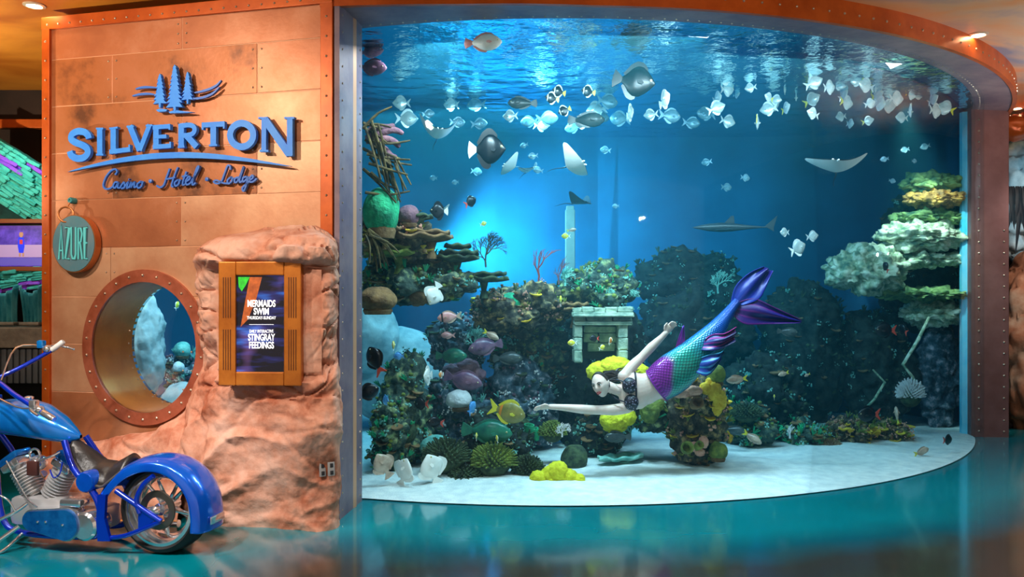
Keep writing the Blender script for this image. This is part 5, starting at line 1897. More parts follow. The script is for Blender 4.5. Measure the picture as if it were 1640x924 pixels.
tree_coral(975, 488, 8.25, .18, 'coral_teal', 'mint branching coral directly above the ruin lintel', 10, .5, 4, .3, .014, name='branching_coral')
tree_coral(1010, 700, 8.2, .2, 'coral_teal', 'dim teal branching coral behind the sand plate coral', 11, .5, 4, .3, .010, name='branching_coral')
tree_coral(1265, 702, 8.9, .16, 'coral_white', 'white upright branching coral by the right reef shadow', 12, .4, 3, .2, .014, name='branching_coral', n=2)
tree_coral(1395, 705, 9.1, .16, 'coral_amber', 'tan branching coral among the right rubble rocks', 13, .6, 4, .3, .012, name='branching_coral')
tree_coral(1150, 470, 9.6, .3, 'coral_teal', 'dim branching coral high behind the mermaid tail', 14, .5, 4, .3, .012, name='branching_coral')

# pale zigzag branch hanging at the right
t = place('bent_branch', 'pale zigzag dead branch below the lit ledges', 'branch', 1475, 520, 9.8)
o_ = Vector(t.location)
MB().tube([P(a, b, 9.8) - o_ for a, b in ((1488, 508), (1470, 545), (1446, 584), (1462, 604), (1470, 620))], [.018, .022, .020, .018, .012], 8).build('limb', 'ledge_pale', t)
MB().tube([P(a, b, 9.75) - o_ for a, b in ((1398, 592), (1417, 612), (1400, 640), (1372, 668), (1362, 690))], [.010, .016, .016, .018, .012], 8).build('limb', 'ledge_pale', t)

# lattice of sticks and a purple elkhorn at the upper left
t = place('stick_lattice', 'tangled lattice of brown sticks at the upper left behind the jamb', 'branches', 592, 230, 7.25)
o_ = Vector(t.location); q = random.Random(8)
for k in range(16):
    a = P(586 + q.uniform(-6, 8), 190 + k * 7 + q.uniform(-14, 14), 7.25 + q.uniform(-.06, .06)) - o_
    e = P(618 + q.uniform(0, 46) * min(1, .3 + k / 9), 206 + k * 8.5 + q.uniform(-40, 20), 7.25 + q.uniform(-.1, .1)) - o_
    MB().tube(catmull([a, a.lerp(e, .5) + Vector((0, 0, q.uniform(-.03, .03))), e], 3), [.014, .013, .012, .011, .010, .009, .007], 6).build('stick', 'stick_brown', t)
for k in range(12):
    a = P(588 + k * 4 + q.uniform(-8, 8), 192 + k * 5 + q.uniform(-14, 20), 7.22 + q.uniform(-.06, .06)) - o_
    e = P(606 + k * 5 + q.uniform(-12, 12), 312 + q.uniform(-14, 14) - abs(6 - k) * 3, 7.22 + q.uniform(-.1, .1)) - o_
    MB().tube(catmull([a, a.lerp(e, .5) + Vector((q.uniform(-.03, .03), 0, 0)), e], 3), [.012, .012, .011, .010, .009, .008, .006], 6).build('stick', 'stick_brown', t)
t = place('elkhorn_coral', 'mauve elkhorn coral fingers above the stick lattice', 'coral', 588, 225, 7.3)
o_ = Vector(t.location)
for pts in ([(586, 222), (612, 212), (630, 208), (646, 214)], [(586, 226), (610, 222), (630, 226), (640, 236)], [(600, 230), (616, 240), (626, 250), (636, 252)], [(588, 215), (600, 205), (622, 204), (632, 200)]):
    MB().tube(catmull([P(a, b, 7.3) - o_ for a, b in pts], 4), [.028, .03, .032, .034, .034, .034, .034, .032, .030, .028, .026, .022, .014], 8, flat=.5).build('finger', 'coral_purple', t)
t = place('root_bundle', 'bundle of tan dead roots below the green dome coral', 'branches', 590, 400, 7.2)
o_ = Vector(t.location)
for k in range(9):
    a = P(588 + q.uniform(-4, 4), 372 + q.uniform(-6, 6), 7.2) - o_; e = P(592 + k * 6, 425 + q.uniform(-10, 14) - k * 1.5, 7.2 + q.uniform(-.1, .1)) - o_
    MB().tube(catmull([a, a.lerp(e, .5) + Vector((0.02, 0, .02)), e], 3), [.014, .014, .013, .012, .010, .008, .005], 6).build('root', 'stick_brown', t)

# pale upright column against the blue back wall
t = thing('pale_column', 'pale upright post standing behind the reef against the blue wall', 'post', (P(913, 430, 10.6).x, 10.6, 0))
zt_ = P(913, 336, 10.6).z; zb_ = 0.02
MB().bbox((0, 0, (zt_ + zb_) / 2), (.125, .10, zt_ - zb_), .012).build('shaft', 'pipe_pale', t, smooth=False)
MB().bbox((0, 0, zt_ + .02), (.10, .08, .06), .01).build('cap', 'pipe_pale', t, smooth=False)

# stone ruin
RU = 8.15
t = place('stone_ruin', 'weathered pale green stone ruin with pilasters at the tank centre', 'ruin', 963, 572, RU)
o_ = Vector(t.location); k_ = RU / F


def ruin(name, x0, y0, x1, y1, d, dep, m='ruin_stone'):
    c = P((x0 + x1) / 2, (y0 + y1) / 2, RU + d) - o_
    mb = MB().bbox(tuple(c), ((x1 - x0) * k_, dep, (y1 - y0) * k_), .012)
    for v in mb.v:
        v += Vector((rr.uniform(-.004, .004), rr.uniform(-.004, .004), rr.uniform(-.004, .004)))
    mb.build(name, m, t, smooth=False)


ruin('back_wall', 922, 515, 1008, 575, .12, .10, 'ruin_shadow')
ruin('cornice', 916, 500, 1012, 507, -.04, .30)
ruin('cornice', 919, 514, 1010, 520, -.02, .28)
for a, b in ((918, 936), (938, 978), (980, 1009)):
    ruin('frieze_block', a, 507, b, 514, 0.0, .24)
for a, b in ((916, 930), (931, 949), (950, 967), (968, 986), (987, 1011)):
    ruin('capping_block', a, 490 + rr.uniform(0, 3), b, 500, 0.0, .26)
for a, b in ((918, 931), (988, 1003)):
    for j in range(3):
        ruin('pilaster_block', a, 520 + j * 20, b, 539.5 + j * 20, -.02, .24)
for j, (a, b, c_, d2) in enumerate(((934, 522, 986, 532), (934, 533, 957, 548), (959, 533, 986, 548), (940, 549, 984, 562))):
    ruin('wall_block', a, b, c_, d2, .06, .12)
# ------------------------------------------------------------------ fish and rays
def fmat(n, a, b, sc_=14, rough=.32, **k):
    mat(n, rgb(*a), rgb(*b), sc_, rough=rough, **k)


fmat('fish_silver', (190, 206, 206), (236, 240, 236), 10, .25, metal=.25)
fmat('fish_haze', (84, 130, 150), (130, 170, 184), 10, .3, metal=.2)
fmat('fish_white', (224, 220, 212), (244, 240, 232), 10)
fmat('fish_cream', (198, 190, 168), (226, 220, 196), 16)
fmat('fish_black', (8, 10, 16), (20, 25, 34), 10)
fmat('fish_grey', (40, 50, 54), (78, 86, 84), 7)
fmat('fish_dusk', (5, 8, 10), (20, 26, 26), 7)
fmat('fish_purple', (84, 60, 92), (140, 100, 120), 9)
fmat('fish_pink', (206, 130, 130), (226, 170, 160), 9)
fmat('fish_red', (210, 60, 50), (230, 90, 70), 9)
fmat('fish_blue', (60, 130, 200), (100, 170, 226), 9)
fmat('fish_green', (20, 84, 74), (40, 130, 100), 10)
fmat('fish_yellow', (220, 200, 40), (240, 226, 80), 9)
fmat('fish_gold', (110, 110, 60), (168, 150, 80), 10)
fmat('fish_tan', (170, 140, 120), (214, 186, 164), 8)
fmat('fish_orange', (220, 120, 40), (236, 150, 60), 8)
mat('fish_eye', rgb(8, 8, 10), rough=.1)
mat('fish_eye_ring', rgb(226, 214, 160), rough=.3)
fmat('ray_top', (26, 40, 54), (52, 66, 78), 6)
fmat('ray_belly', (226, 232, 232), (244, 246, 244), 6)
fmat('shark_skin', (44, 56, 64), (66, 78, 84), 6)

PROF = {
    'disc': ([(0, .06), (.08, .30), (.22, .66), (.42, .98), (.58, 1.0), (.75, .78), (.88, .38), (1, .17)], [(0, .10), (.15, .7), (.35, 1), (.6, .85), (.85, .35), (1, .12)]),
    'oval': ([(0, .10), (.06, .36), (.18, .72), (.38, .98), (.55, 1.0), (.72, .80), (.88, .42), (1, .22)], [(0, .15), (.12, .65), (.3, 1), (.6, .9), (.85, .4), (1, .15)]),
    'long': ([(0, .12), (.06, .42), (.18, .80), (.35, 1.0), (.52, .96), (.72, .70), (.88, .42), (1, .30)], [(0, .15), (.12, .7), (.3, 1), (.6, .85), (.85, .4), (1, .18)]),
}


def make_fish(name, L, H, W, shape, bm_, fm, tail='fork', dors=.35, tm=None, stripe=None, stripe_at=(.25,), belly=None):
    """nose along +x; L body length without the tail fin, H half height, W half width"""
    root = thing(name, 'fish', 'fish')
    hp, wpf = PROF[shape]
    NU_, NV_ = 14, 18

    def xz(t):
        return L * (.5 - t)

    def bp(u, v, g=1.0):
        a = 2 * math.pi * u
        h = H * interp(v, hp) * g; w = W * interp(v, wpf) * g
        return Vector((xz(v), w * math.cos(a), h * math.sin(a)))
    mb = MB().grid(NU_, NV_, bp, wrap=True)
    mb.f.append(list(range(NU_))); mb.f.append([(NV_ - 1) * NU_ + k for k in range(NU_)])
    b = mb.build('body', bm_, root, angle=75)
    xe = xz(1.0)
    th = .008 * L / .2

    def plate(nm, pts, m, y=0.0, rot=None):
        Mf = frame_mat((0, y, 0), (1, 0, 0), (0, -1, 0))
        if rot is not None:
            Mf = Matrix.Translation((pts[0][0], y, pts[0][1])) @ Matrix.Rotation(rot, 4, 'Z') @ Matrix.Translation((-pts[0][0], 0, -pts[0][1])) @ frame_mat((0, 0, 0), (1, 0, 0), (0, -1, 0))
        mbb = MB().prism(pts, -th / 2, th / 2, Mf)
        return mbb.build(nm, m, root, smooth=False)
    tl_ = L * .28
    tb = H * hp[-1][1]
    tm = tm or fm
    if tail == 'fork':
        plate('tail_fin', [(xe + .02 * L, tb), (xe - tl_ * .9, H * .55 + tb), (xe - tl_, H * .52 + tb), (xe - tl_ * .5, 0), (xe - tl_, -H * .52 - tb), (xe - tl_ * .9, -H * .55 - tb), (xe + .02 * L, -tb)], tm)
    else:
        plate('tail_fin', [(xe + .02 * L, tb), (xe - tl_ * .8, H * .42 + tb), (xe - tl_ * .92, H * .2), (xe - tl_ * .95, -H * .2), (xe - tl_ * .8, -H * .42 - tb), (xe + .02 * L, -tb)], tm)
    for s, nm in ((1, 'dorsal_fin'), (-1, 'anal_fin')):
        ts = [(.28 if s > 0 else .5) + (.92 - (.28 if s > 0 else .5)) * k / 8 for k in range(9)]
        lo_ = [(xz(t_), s * H * interp(t_, hp) * .92) for t_ in ts]
        hi_ = [(xz(t_) - L * .05 * k / 8, s * (H * interp(t_, hp) * .95 + H * dors * math.sin(math.pi * (.10 + .85 * k / 8)) ** .6)) for k, t_ in enumerate(ts)]
        plate(nm, lo_ + hi_[::-1], fm)
    for s in (-1, 1):
        x0 = xz(.32); yy = s * W * .9
        plate('pectoral_fin', [(x0, -H * .05), (x0 - L * .10, H * .10), (x0 - L * .19, H * .0), (x0 - L * .17, -H * .16), (x0 - L * .06, -H * .2)], fm, yy, s * -.45)
        ex = xz(.13); ey = W * interp(.13, wpf); ez = H * .16
        e = MB().ball((ex, s * ey * .93, ez), (H * .085, W * .16, H * .085), 8, 6).build('eye', 'fish_eye_ring', root)
        MB().ball((ex, s * ey * 1.03, ez), (H * .05, W * .10, H * .05), 8, 6).build('pupil', 'fish_eye', e)
    if stripe:
        for c0 in stripe_at:
            mbs = MB().grid(NU_, 5, lambda u, v: bp(u, c0 + .085 * v, 1.025), wrap=True)
            mbs.build('stripe', stripe, root, angle=75)
    return root


SP = {}


def species(key, *a, **k):
    SP[key] = (make_fish(*a, **k), a[1])
    SP[key][0].location = (0, -40, -20)


species('moon', 'silver_moonfish', .20, .085, .022, 'disc', 'fish_silver', 'fish_silver', 'fork', .35)
species('moonb', 'silver_moonfish', .20, .075, .022, 'oval', 'fish_haze', 'fish_haze', 'fork', .3)
species('moony', 'silver_moonfish', .20, .085, .022, 'disc', 'fish_silver', 'fish_silver', 'fork', .35, tm='fish_yellow')
species('angel', 'angelfish', .24, .12, .028, 'disc', 'fish_black', 'fish_black', 'fan', .45, tm='fish_white')
species('white', 'spadefish', .24, .12, .03, 'disc', 'fish_white', 'fish_white', 'fan', .4)
species('parrot', 'parrotfish', .30, .085, .04, 'oval', 'fish_white', 'fish_pink', 'fan', .25)
species('parrotp', 'parrotfish', .30, .085, .04, 'oval', 'fish_purple', 'fish_purple', 'fan', .25)
species('parrotg', 'parrotfish', .34, .095, .045, 'oval', 'fish_green', 'fish_green', 'fan', .2)
species('bat', 'batfish', .32, .145, .04, 'disc', 'fish_dusk', 'fish_dusk', 'fan', .35)
species('batt', 'batfish', .32, .145, .04, 'disc', 'fish_tan', 'fish_tan', 'fan', .35)
species('tang', 'surgeonfish', .22, .085, .028, 'oval', 'fish_black', 'fish_black', 'fork', .3, tm='fish_red')
species('tangy', 'surgeonfish', .24, .085, .03, 'oval', 'fish_gold', 'fish_yellow', 'fork', .3, stripe='fish_orange', stripe_at=(.80,))
species('tangb', 'surgeonfish', .20, .08, .026, 'oval', 'fish_blue', 'fish_blue', 'fork', .3)
species('snap', 'snapper', .22, .048, .03, 'long', 'fish_tan', 'fish_tan', 'fork', .4, tm='fish_yellow')
species('snapp', 'snapper', .22, .058, .03, 'long', 'fish_pink', 'fish_pink', 'fork', .4)
species('snapd', 'grouper', .30, .075, .045, 'long', 'fish_grey', 'fish_grey', 'fan', .3)
species('butter', 'butterflyfish', .14, .066, .018, 'disc', 'fish_black', 'fish_white', 'fan', .3, tm='fish_yellow', stripe='fish_white', stripe_at=(.16,))
species('band', 'snapper', .22, .062, .032, 'oval', 'fish_pink', 'fish_tan', 'fork', .3, stripe='fish_black', stripe_at=(.2,))
species('lemon', 'lemon_fish', .12, .045, .018, 'oval', 'fish_yellow', 'fish_white', 'fork', .3)
species('clown', 'small_reef_fish', .10, .036, .016, 'oval', 'fish_orange', 'fish_white', 'fan', .3, stripe='fish_white', stripe_at=(.3,))
used_fish = set()


def fish(key, px, py, Y, lpx, yaw, pitch=0, label='', group='single reef fish', roll=0):
    proto, L = SP[key]
    o = proto if key not in used_fish else copy_tree(proto)
    used_fish.add(key)
    s = (lpx * Y / F) / (L * 1.28)
    o.location = P(px, py, Y)
    o.rotation_euler = (math.radians(roll), math.radians(-pitch), math.radians(yaw))
    o.scale = (s, s, s)
    o['label'] = label; o['group'] = group
    return o


R_, L_ = 0, 180        # facing right / left in the picture
# named individuals
for a in (
    ('parrot', 780, 68, 6.72, 62, -8, 0, 'pale cream parrotfish just under the surface near the top of the tank'),
    ('bat', 1022, 131, 7.7, 70, -14, -12, 'large dark grey batfish below the bright surface glints'),
    ('white', 1066, 158, 7.9, 34, -70, 20, 'brilliant white spadefish right of the dark batfish'),
    ('white', 1010, 180, 8.1, 30, -78, 10, 'white spadefish seen end-on beneath the dark batfish'),
    ('white', 1166, 120, 8.6, 34, -30, 0, 'dim large spadefish left of the silver school'),
    ('parrotp', 600, 108, 6.98, 56, -20, -8, 'purple dusky parrotfish half hidden by the jamb near the top'),
    ('parrotp', 598, 82, 7.4, 44, -10, 4, 'fainter purple parrotfish above its twin by the jamb'),
    ('angel', 786, 239, 7.9, 62, -8, 0, 'black angelfish with white tail at the upper left of the tank'),
    ('butter', 893, 146, 8.0, 24, 200, 12, 'small black butterflyfish with yellow tail, upper of a pair'),
    ('butter', 882, 157, 7.9, 24, 196, 8, 'small black butterflyfish with yellow tail, lower of a pair'),
    ('butter', 940, 146, 8.0, 24, 190, 10, 'lone black butterflyfish left of the dark batfish'),
    ('butter', 902, 178, 8.1, 22, 175, -20, 'black and white butterflyfish under the butterflyfish pair'),
    ('snapd', 945, 192, 8.3, 60, -4, 0, 'dim reddish grouper between the butterflyfish and the batfish'),
    ('snapd', 832, 165, 8.2, 48, 185, 0, 'grey grouper amid the rings of light at upper left'),
    ('tang', 755, 322, 8.3, 26, 40, 30, 'dark surgeonfish nosing upward over the bright beam'),
    ('angel', 700, 338, 8.0, 30, 190, 0, 'small dark angelfish right of the green dome coral'),
    ('snap', 917, 368, 9.0, 16, 0, 10, 'tiny pale fish beside the top of the pale column'),
    ('lemon', 905, 378, 8.6, 15, 180, 0, 'tiny yellow-tailed fish left of the pale column'),
    ('lemon', 775, 358, 8.8, 12, 20, 20, 'tiny white fish in the bright beam'),
    ('white', 694, 474, 7.4, 40, 222, -62, 'tall pale fish diving nose down below the left ledge'),
    ('band', 716, 508, 7.6, 40, 188, -6, 'pinkish banded snapper facing left below the left ledge'),
    ('snapp', 715, 537, 7.9, 24, 185, 0, 'small pink snapper under the banded snapper'),
    ('snap', 789, 538, 7.8, 30, -22, -26, 'pale pink snapper slanting down toward the centre rocks'),
    ('parrotp', 772, 556, 8.0, 58, 195, -10, 'plump purple parrotfish above the violet reef rock'),
    ('parrotg', 728, 570, 8.0, 52, -6, 0, 'dim green parrotfish left of the plump purple parrotfish'),
    ('snapd', 818, 574, 8.2, 48, 0, 0, 'shadowed grouper right of the plump purple parrotfish'),
    ('tang', 599, 573, 6.98, 50, 150, 58, 'black surgeonfish with red tail slanting beside the jamb'),
    ('tang', 592, 627, 7.0, 40, 20, 20, 'black surgeonfish with red tail below its twin at the jamb'),
    ('lemon', 284, 488, 8.2, 16, 80, 50, 'tiny yellow fish seen through the porthole'),
    ('lemon', 630, 553, 7.3, 20, 100, 60, 'small white and yellow fish before the pale rock slope'),
    ('tangb', 637, 570, 7.4, 18, 180, 0, 'small blue fish before the pale rock slope'),
    ('tangb', 617, 641, 7.2, 24, 120, -20, 'powder blue surgeonfish in the lower left corner'),
    ('white', 684, 602, 7.4, 32, 250, 0, 'pale rounded fish facing the viewer over the left rocks'),
    ('clown', 706, 600, 7.5, 18, 250, 0, 'small dark-faced fish beside the pale rounded fish'),
    ('parrotp', 748, 610, 7.6, 66, -14, -12, 'long mauve parrotfish above the mossy rocks'),
    ('tangb', 757, 651, 7.5, 26, 60, 40, 'bright blue surgeonfish between the mossy rocks and the hand'),
    ('tang', 672, 646, 7.7, 30, 150, 0, 'dark surgeonfish in shade of the lower left rocks'),
    ('tang', 695, 676, 7.6, 28, 200, 10, 'dark red-tailed surgeonfish above the teal dome coral'),
    ('tangy', 818, 661, 7.4, 62, -12, -14, 'golden surgeonfish with orange stripe below the outstretched hand'),
    ('parrotg', 788, 692, 7.6, 84, -8, -4, 'large green parrotfish above the brush corals'),
    ('lemon', 763, 698, 7.4, 14, 90, 70, 'tiny yellow fish nosing up over the dark brush coral'),
    ('lemon', 796, 702, 7.4, 14, 110, 60, 'tiny yellow fish against the large green parrotfish'),
    ('white', 648, 752, 7.15, 50, 318, 72, 'white tall fish rising over the sand at the lower left'),
    ('white', 691, 747, 7.2, 54, 212, 70, 'pinkish white tall fish right of the other sand fish'),
    ('batt', 612, 742, 7.1, 46, 210, 60, 'brownish tall fish over the sand nearest the jamb'),
    ('snap', 1177, 608, 7.6, 36, 188, -6, 'pale snapper with yellow tail right of the mermaid'),
    ('snap', 1253, 599, 8.4, 20, 195, -14, 'small pale snapper further right of the mermaid'),
    ('snap', 1292, 601, 8.6, 12, 200, -20, 'tiny pale fish in the dark right half'),
    ('snap', 1208, 703, 8.2, 34, -30, -30, 'striped pale snapper slanting down toward the sand'),
    ('snapd', 1265, 532, 8.8, 34, -4, -6, 'dim brown grouper below the tail fluke'),
    ('tang', 1415, 529, 8.9, 36, 184, 0, 'black surgeonfish silhouetted below the honeycombed ledge'),
    ('tang', 1445, 526, 9.1, 24, 100, 30, 'small black surgeonfish right of its larger twin'),
    ('tang', 1388, 664, 8.8, 40, 190, 0, 'dark surgeonfish above the rubble rocks'),
    ('tang', 1418, 426, 9.2, 20, 100, 50, 'small dark fish between the pale ledges'),
    ('snap', 1436, 662, 8.9, 30, 80, 62, 'mottled tan fish nosing up beneath the fuzzy coral'),
    ('snap', 1478, 722, 8.4, 32, 20, 14, 'pale fish low over the sand at the right'),
    ('tang', 1519, 704, 8.6, 24, 30, 0, 'small dark fish over the bright sand at the far right'),
    ('moon', 1280, 396, 8.8, 34, 22, 24, 'silver fish slanting alone at mid depth right of centre'),
    ('moon', 1303, 378, 9.0, 22, 10, 10, 'small silver fish above the slanting lone one'),
    ('moon', 1255, 372, 9.0, 18, 200, 0, 'tiny blue-grey fish left of the slanting silver fish'),
    ('lemon', 1240, 635, 8.6, 10, 250, 60, 'tiny yellow fish above the dark brush coral at right'),
    ('clown', 978, 545, 7.9, 16, 60, 40, 'small orange fish before the ruin wall'),
    ('lemon', 915, 549, 7.9, 16, 190, 0, 'yellow and pink fish left of the ruin'),
    ('lemon', 965, 556, 7.9, 13, 30, 20, 'small yellow fish at the foot of the ruin'),
    ('tang', 950, 542, 7.95, 16, 180, 0, 'small dark fish before the ruin blocks'),
    ('lemon', 898, 480, 8.1, 18, 265, 70, 'cream-yellow fish nosing up on the crest left of the ruin'),
    ('snapd', 985, 700, 7.9, 44, 185, 0, 'shadowed grouper under the lower yellow coral'),
    ('snapd', 1180, 690, 8.6, 36, -10, -8, 'dim grey grouper right of the pillar foot'),
):
    fish(*a)
# the silver school under the surface
SCH = [(1203, 117), (1214, 112), (1167, 143), (1181, 149), (1200, 141), (1230, 155), (1257, 141), (1268, 122), (1288, 113), (1287, 133), (1306, 131), (1244, 160), (1275, 156), (1303, 158),
       (1325, 119), (1337, 112), (1347, 136), (1358, 165), (1352, 150), (1385, 136), (1395, 165), (1407, 151), (1438, 158), (1442, 188), (1458, 178), (1461, 151), (1473, 150), (1496, 158),
       (1500, 178), (1512, 172), (1150, 157), (1150, 172), (1168, 195), (1213, 196), (1240, 167), (1345, 187), (1363, 198), (1392, 193), (1300, 181), (1411, 166), (1330, 140), (1370, 128), (1402, 140), (1425, 170),
       (1228, 175), (1260, 172)]
q = random.Random(77)
for i, (x, y) in enumerate(SCH):
    endon = i % 3 == 0
    fish('moony' if i % 4 == 1 else 'moon', x, y, q.uniform(8.3, 9.3), q.uniform(18, 32), (q.choice((70, 110, 255, 285)) if endon else q.choice((20, 200, 160, -25)) + q.uniform(-15, 15)),
         q.uniform(-15, 25), 'silver disc-shaped fish in the school under the surface at upper right', 'silver school at the upper right')
SC2 = [(952, 176), (976, 163), (966, 188), (1040, 184), (1076, 186), (1110, 197), (815, 186), (770, 198), (845, 195), (870, 200), (915, 205), (735, 196), (720, 168), (688, 182), (760, 168), (930, 195), (990, 190),
       (725, 165), (640, 165), (880, 190), (1128, 182), (655, 190)]
for i, (x, y) in enumerate(SC2):
    fish('moon' if i % 3 == 0 else 'moonb', x, y, q.uniform(8.6, 9.4), q.uniform(20, 38), q.choice((0, 180, 15, 165)) + q.uniform(-15, 15), q.uniform(-10, 10),
         'silver fish loosely spread under the bright surface at upper left', 'loose silver fish at the upper left')
for i, (x, y) in enumerate([(693, 285), (728, 292), (838, 233), (852, 250), (765, 275), (860, 272), (918, 245), (968, 240), (1130, 260), (1195, 285), (1165, 300), (985, 330), (1430, 290), (1415, 255), (1465, 258), (1480, 235), (1448, 240)]):
    fish('moonb', x, y, q.uniform(8.5, 9.6), q.uniform(10, 20), q.choice((0, 180, 20, 160)), q.uniform(-15, 15),
         'tiny silver fish scattered through the open blue water', 'tiny silver fish in open water')


# ---- rays
def make_ray(px, py, Y, wpx, label, yaw=0, pitch=0, roll=0, curl=.5, asym=0.0, thick=.05, top='ray_top', belly='ray_belly', tail=.9):
    t = thing('ray', label, 'ray', tuple(P(px, py, Y)), group='rays in the open water')
    S = wpx * Y / F / 2          # half wing span

    def outline(s):
        a = abs(s)
        lead = .42 * (1 - a) ** .8 + .06 * a - .10 * a * a          # leading edge (x forward)
        trail = -.40 * (1 - a) ** 1.1 + (-.16) * a
        if a > .97: trail = lead = lerp(lead, trail, .5)
        return lead, trail

    def at(u, v, side):
        s = u * 2 - 1
        le, tr = outline(s)
        x = lerp(le, tr, v)
        c = curl + asym * (1 if s > 0 else -1)
        z = c * abs(s) ** 1.9
        y = s * (1 - .28 * c * abs(s))
        h = thick * (1 - abs(s) ** 1.2) ** .7 * math.sin(math.pi * (.06 + .88 * v)) ** .6
        return Vector((x, y, z + (h * 1.3 if side > 0 else -h * .6))) * S
    MB().grid(33, 12, lambda u, v: at(u, v, 1)).build('back', top, t, angle=120)
    b = MB().grid(33, 12, lambda u, v: at(u, v, -1)).build('belly', belly, t, angle=120)
    for s in (-1, 1):
        MB().ball((.30 * S, s * .10 * S, .05 * S), .03 * S, 8, 6).build('eye', 'fish_eye', t)
        MB().tube([Vector((.36, s * .07, .0)) * S, Vector((.47, s * .09, -.02)) * S], [.04 * S, .02 * S], 8).build('snout_lobe', belly, t)
    n_ = 9
    MB().tube([Vector((-.38 - tail * k / n_, .03 * math.sin(k * .7), .05 * math.sin(k * .5))) * S for k in range(n_ + 1)], [.028 * S * (1 - .85 * k / n_) for k in range(n_ + 1)], 6).build('tail', top, t)
    t.rotation_euler = (math.radians(roll), math.radians(-pitch), math.radians(yaw))
    return t


make_ray(702, 214, 7.9, 84, 'dark-backed ray with both wings raised at upper left', yaw=-75, pitch=18, roll=-6, curl=.85)
make_ray(921, 264, 7.8, 84, 'white-bellied ray with one wing raised near the top centre', yaw=-35, pitch=6, roll=-46, curl=.35, asym=.15)
make_ray(1338, 266, 7.9, 104, 'slender white-edged ray gliding at the upper right', yaw=250, pitch=20, roll=-10, curl=.40, asym=.2)
make_ray(930, 326, 9.0, 74, 'dark ray silhouetted above the pale column', yaw=-30, pitch=0, curl=.45, belly='ray_top')
make_ray(816, 266, 8.6, 56, 'dim pale ray left of the white-bellied ray', yaw=215, pitch=4, roll=38, curl=.25)
make_ray(850, 272, 8.8, 50, 'dim pale ray between two brighter rays', yaw=-50, pitch=20, roll=20, curl=.4)
make_ray(708, 336, 8.3, 34, 'small dark ray hovering by the left ledge', yaw=230, pitch=0, curl=.5)

# ---- small shark
t = thing('reef_shark', 'slim dark shark cruising at mid depth right of centre', 'shark', tuple(P(1168, 364, 9.3)), math.radians(176))
hp_ = [(0, .02), (.06, .30), (.2, .75), (.38, 1), (.55, .85), (.75, .45), (.92, .20), (1, .12)]
MB().grid(14, 24, lambda u, v: Vector((.42 - .84 * v, .05 * interp(v, hp_) * math.cos(6.28318 * u), .055 * interp(v, hp_) * math.sin(6.28318 * u))), wrap=True).build('body', 'shark_skin', t, angle=90)
FMx = frame_mat((0, 0, 0), (1, 0, 0), (0, -1, 0))
MB().prism([(.06, .045), (-.02, .13), (-.05, .13), (-.06, .04)], -.006, .006, FMx).build('dorsal_fin', 'shark_skin', t, smooth=False)
MB().prism([(-.40, .01), (-.54, .13), (-.50, .0), (-.50, -.05)], -.005, .005, FMx).build('tail_fin', 'shark_skin', t, smooth=False)
for s in (-1, 1):
    MB().prism([(.16, 0), (.02, .14), (-.01, .13), (.04, 0)], -.005, .005, Matrix.Translation((0, s * .03, -.03)) @ Matrix.Diagonal((1, s, 1, 1))).build('pectoral_fin', 'shark_skin', t, smooth=False)
for key, (proto, L) in SP.items():
    assert key in used_fish, key
# ------------------------------------------------------------------ mermaid performer
mat('skin', rgb(232, 196, 180), rgb(240, 206, 192), 12, rough=0.45, sub=0.15)
mat('hair_dark', rgb(30, 18, 16), rgb(54, 34, 28), 30, rough=0.45)
mat('bra_black', rgb(14, 10, 18), rgb(40, 26, 46), 40, rough=0.4)
mat('sequin', rgb(200, 190, 220), rough=0.2, metal=0.7)
mat('lips', rgb(170, 34, 44), rough=0.35)
mat('eye_dark', rgb(30, 22, 22), rough=0.3)
mat('eye_white', rgb(240, 238, 236), rough=0.3)

YM = 7.45
mr_ = thing('person', 'mermaid swimmer in black bikini top and shimmering teal and violet tail reaching left', 'person', tuple(P(1040, 620, YM)))
mo = Vector(mr_.location)
mpx = YM / F


def Q(px, py, d=0.0):
    """point of the figure: picture column and row at her depth, d metres further away"""
    return P(px, py, YM) + Vector((0, d, 0)) - mo


body = MB()


def limb(pts, rs, n=14, flat=1.0, up=None, sm=4):
    c = catmull(pts, sm)
    k = len(c); m = len(rs) - 1
    rr = [interp(i / (k - 1) * m, list(enumerate(rs))) for i in range(k)]
    body.tube(c, rr, n, flat=flat, up=up)
    body.ball(c[0], rr[0] * .98, 12, 8); body.ball(c[-1], rr[-1] * .98, 12, 8)


# torso: neck to hips, chest turned to the viewer (shoulder line runs down the picture)
tor = [(993, 625, 0, .075, .060), (1000, 626, 0, .160, .080), (1010, 627, 0, .185, .098), (1022, 626, 0, .168, .100), (1034, 623, 0, .145, .088), (1046, 618, 0, .135, .080),
       (1057, 613, 0, .150, .085), (1070, 606, 0, .175, .098), (1082, 598, 0, .165, .100)]
tc_ = [Q(a, b, c) for a, b, c, d, e in tor]


def torso_pt(u, v):
    i = v * (len(tor) - 1); k = int(min(i, len(tor) - 2)); t = i - k
    t2 = t * t * (3 - 2 * t)
    p = tc_[k].lerp(tc_[k + 1], t)
    w = lerp(tor[k][3], tor[k + 1][3], t2); dp = lerp(tor[k][4], tor[k + 1][4], t2)
    ax = (tc_[min(k + 1, len(tor) - 1)] - tc_[max(k - 1, 0)]).normalized()
    side = Vector((0, 1, 0)).cross(ax).normalized()
    a = 2 * math.pi * u
    return p + side * (w * math.cos(a)) + Vector((0, -1, 0)) * (dp * math.sin(a))


_b = len(body.v)
body.grid(28, 40, torso_pt, wrap=True)
body.f.append([_b + k for k in range(27, -1, -1)]); body.f.append([_b + 39 * 28 + k for k in range(28)])
body.ball(tc_[0], (.05, .055, .06)); body.ball(tc_[-1], (.10, .09, .14))
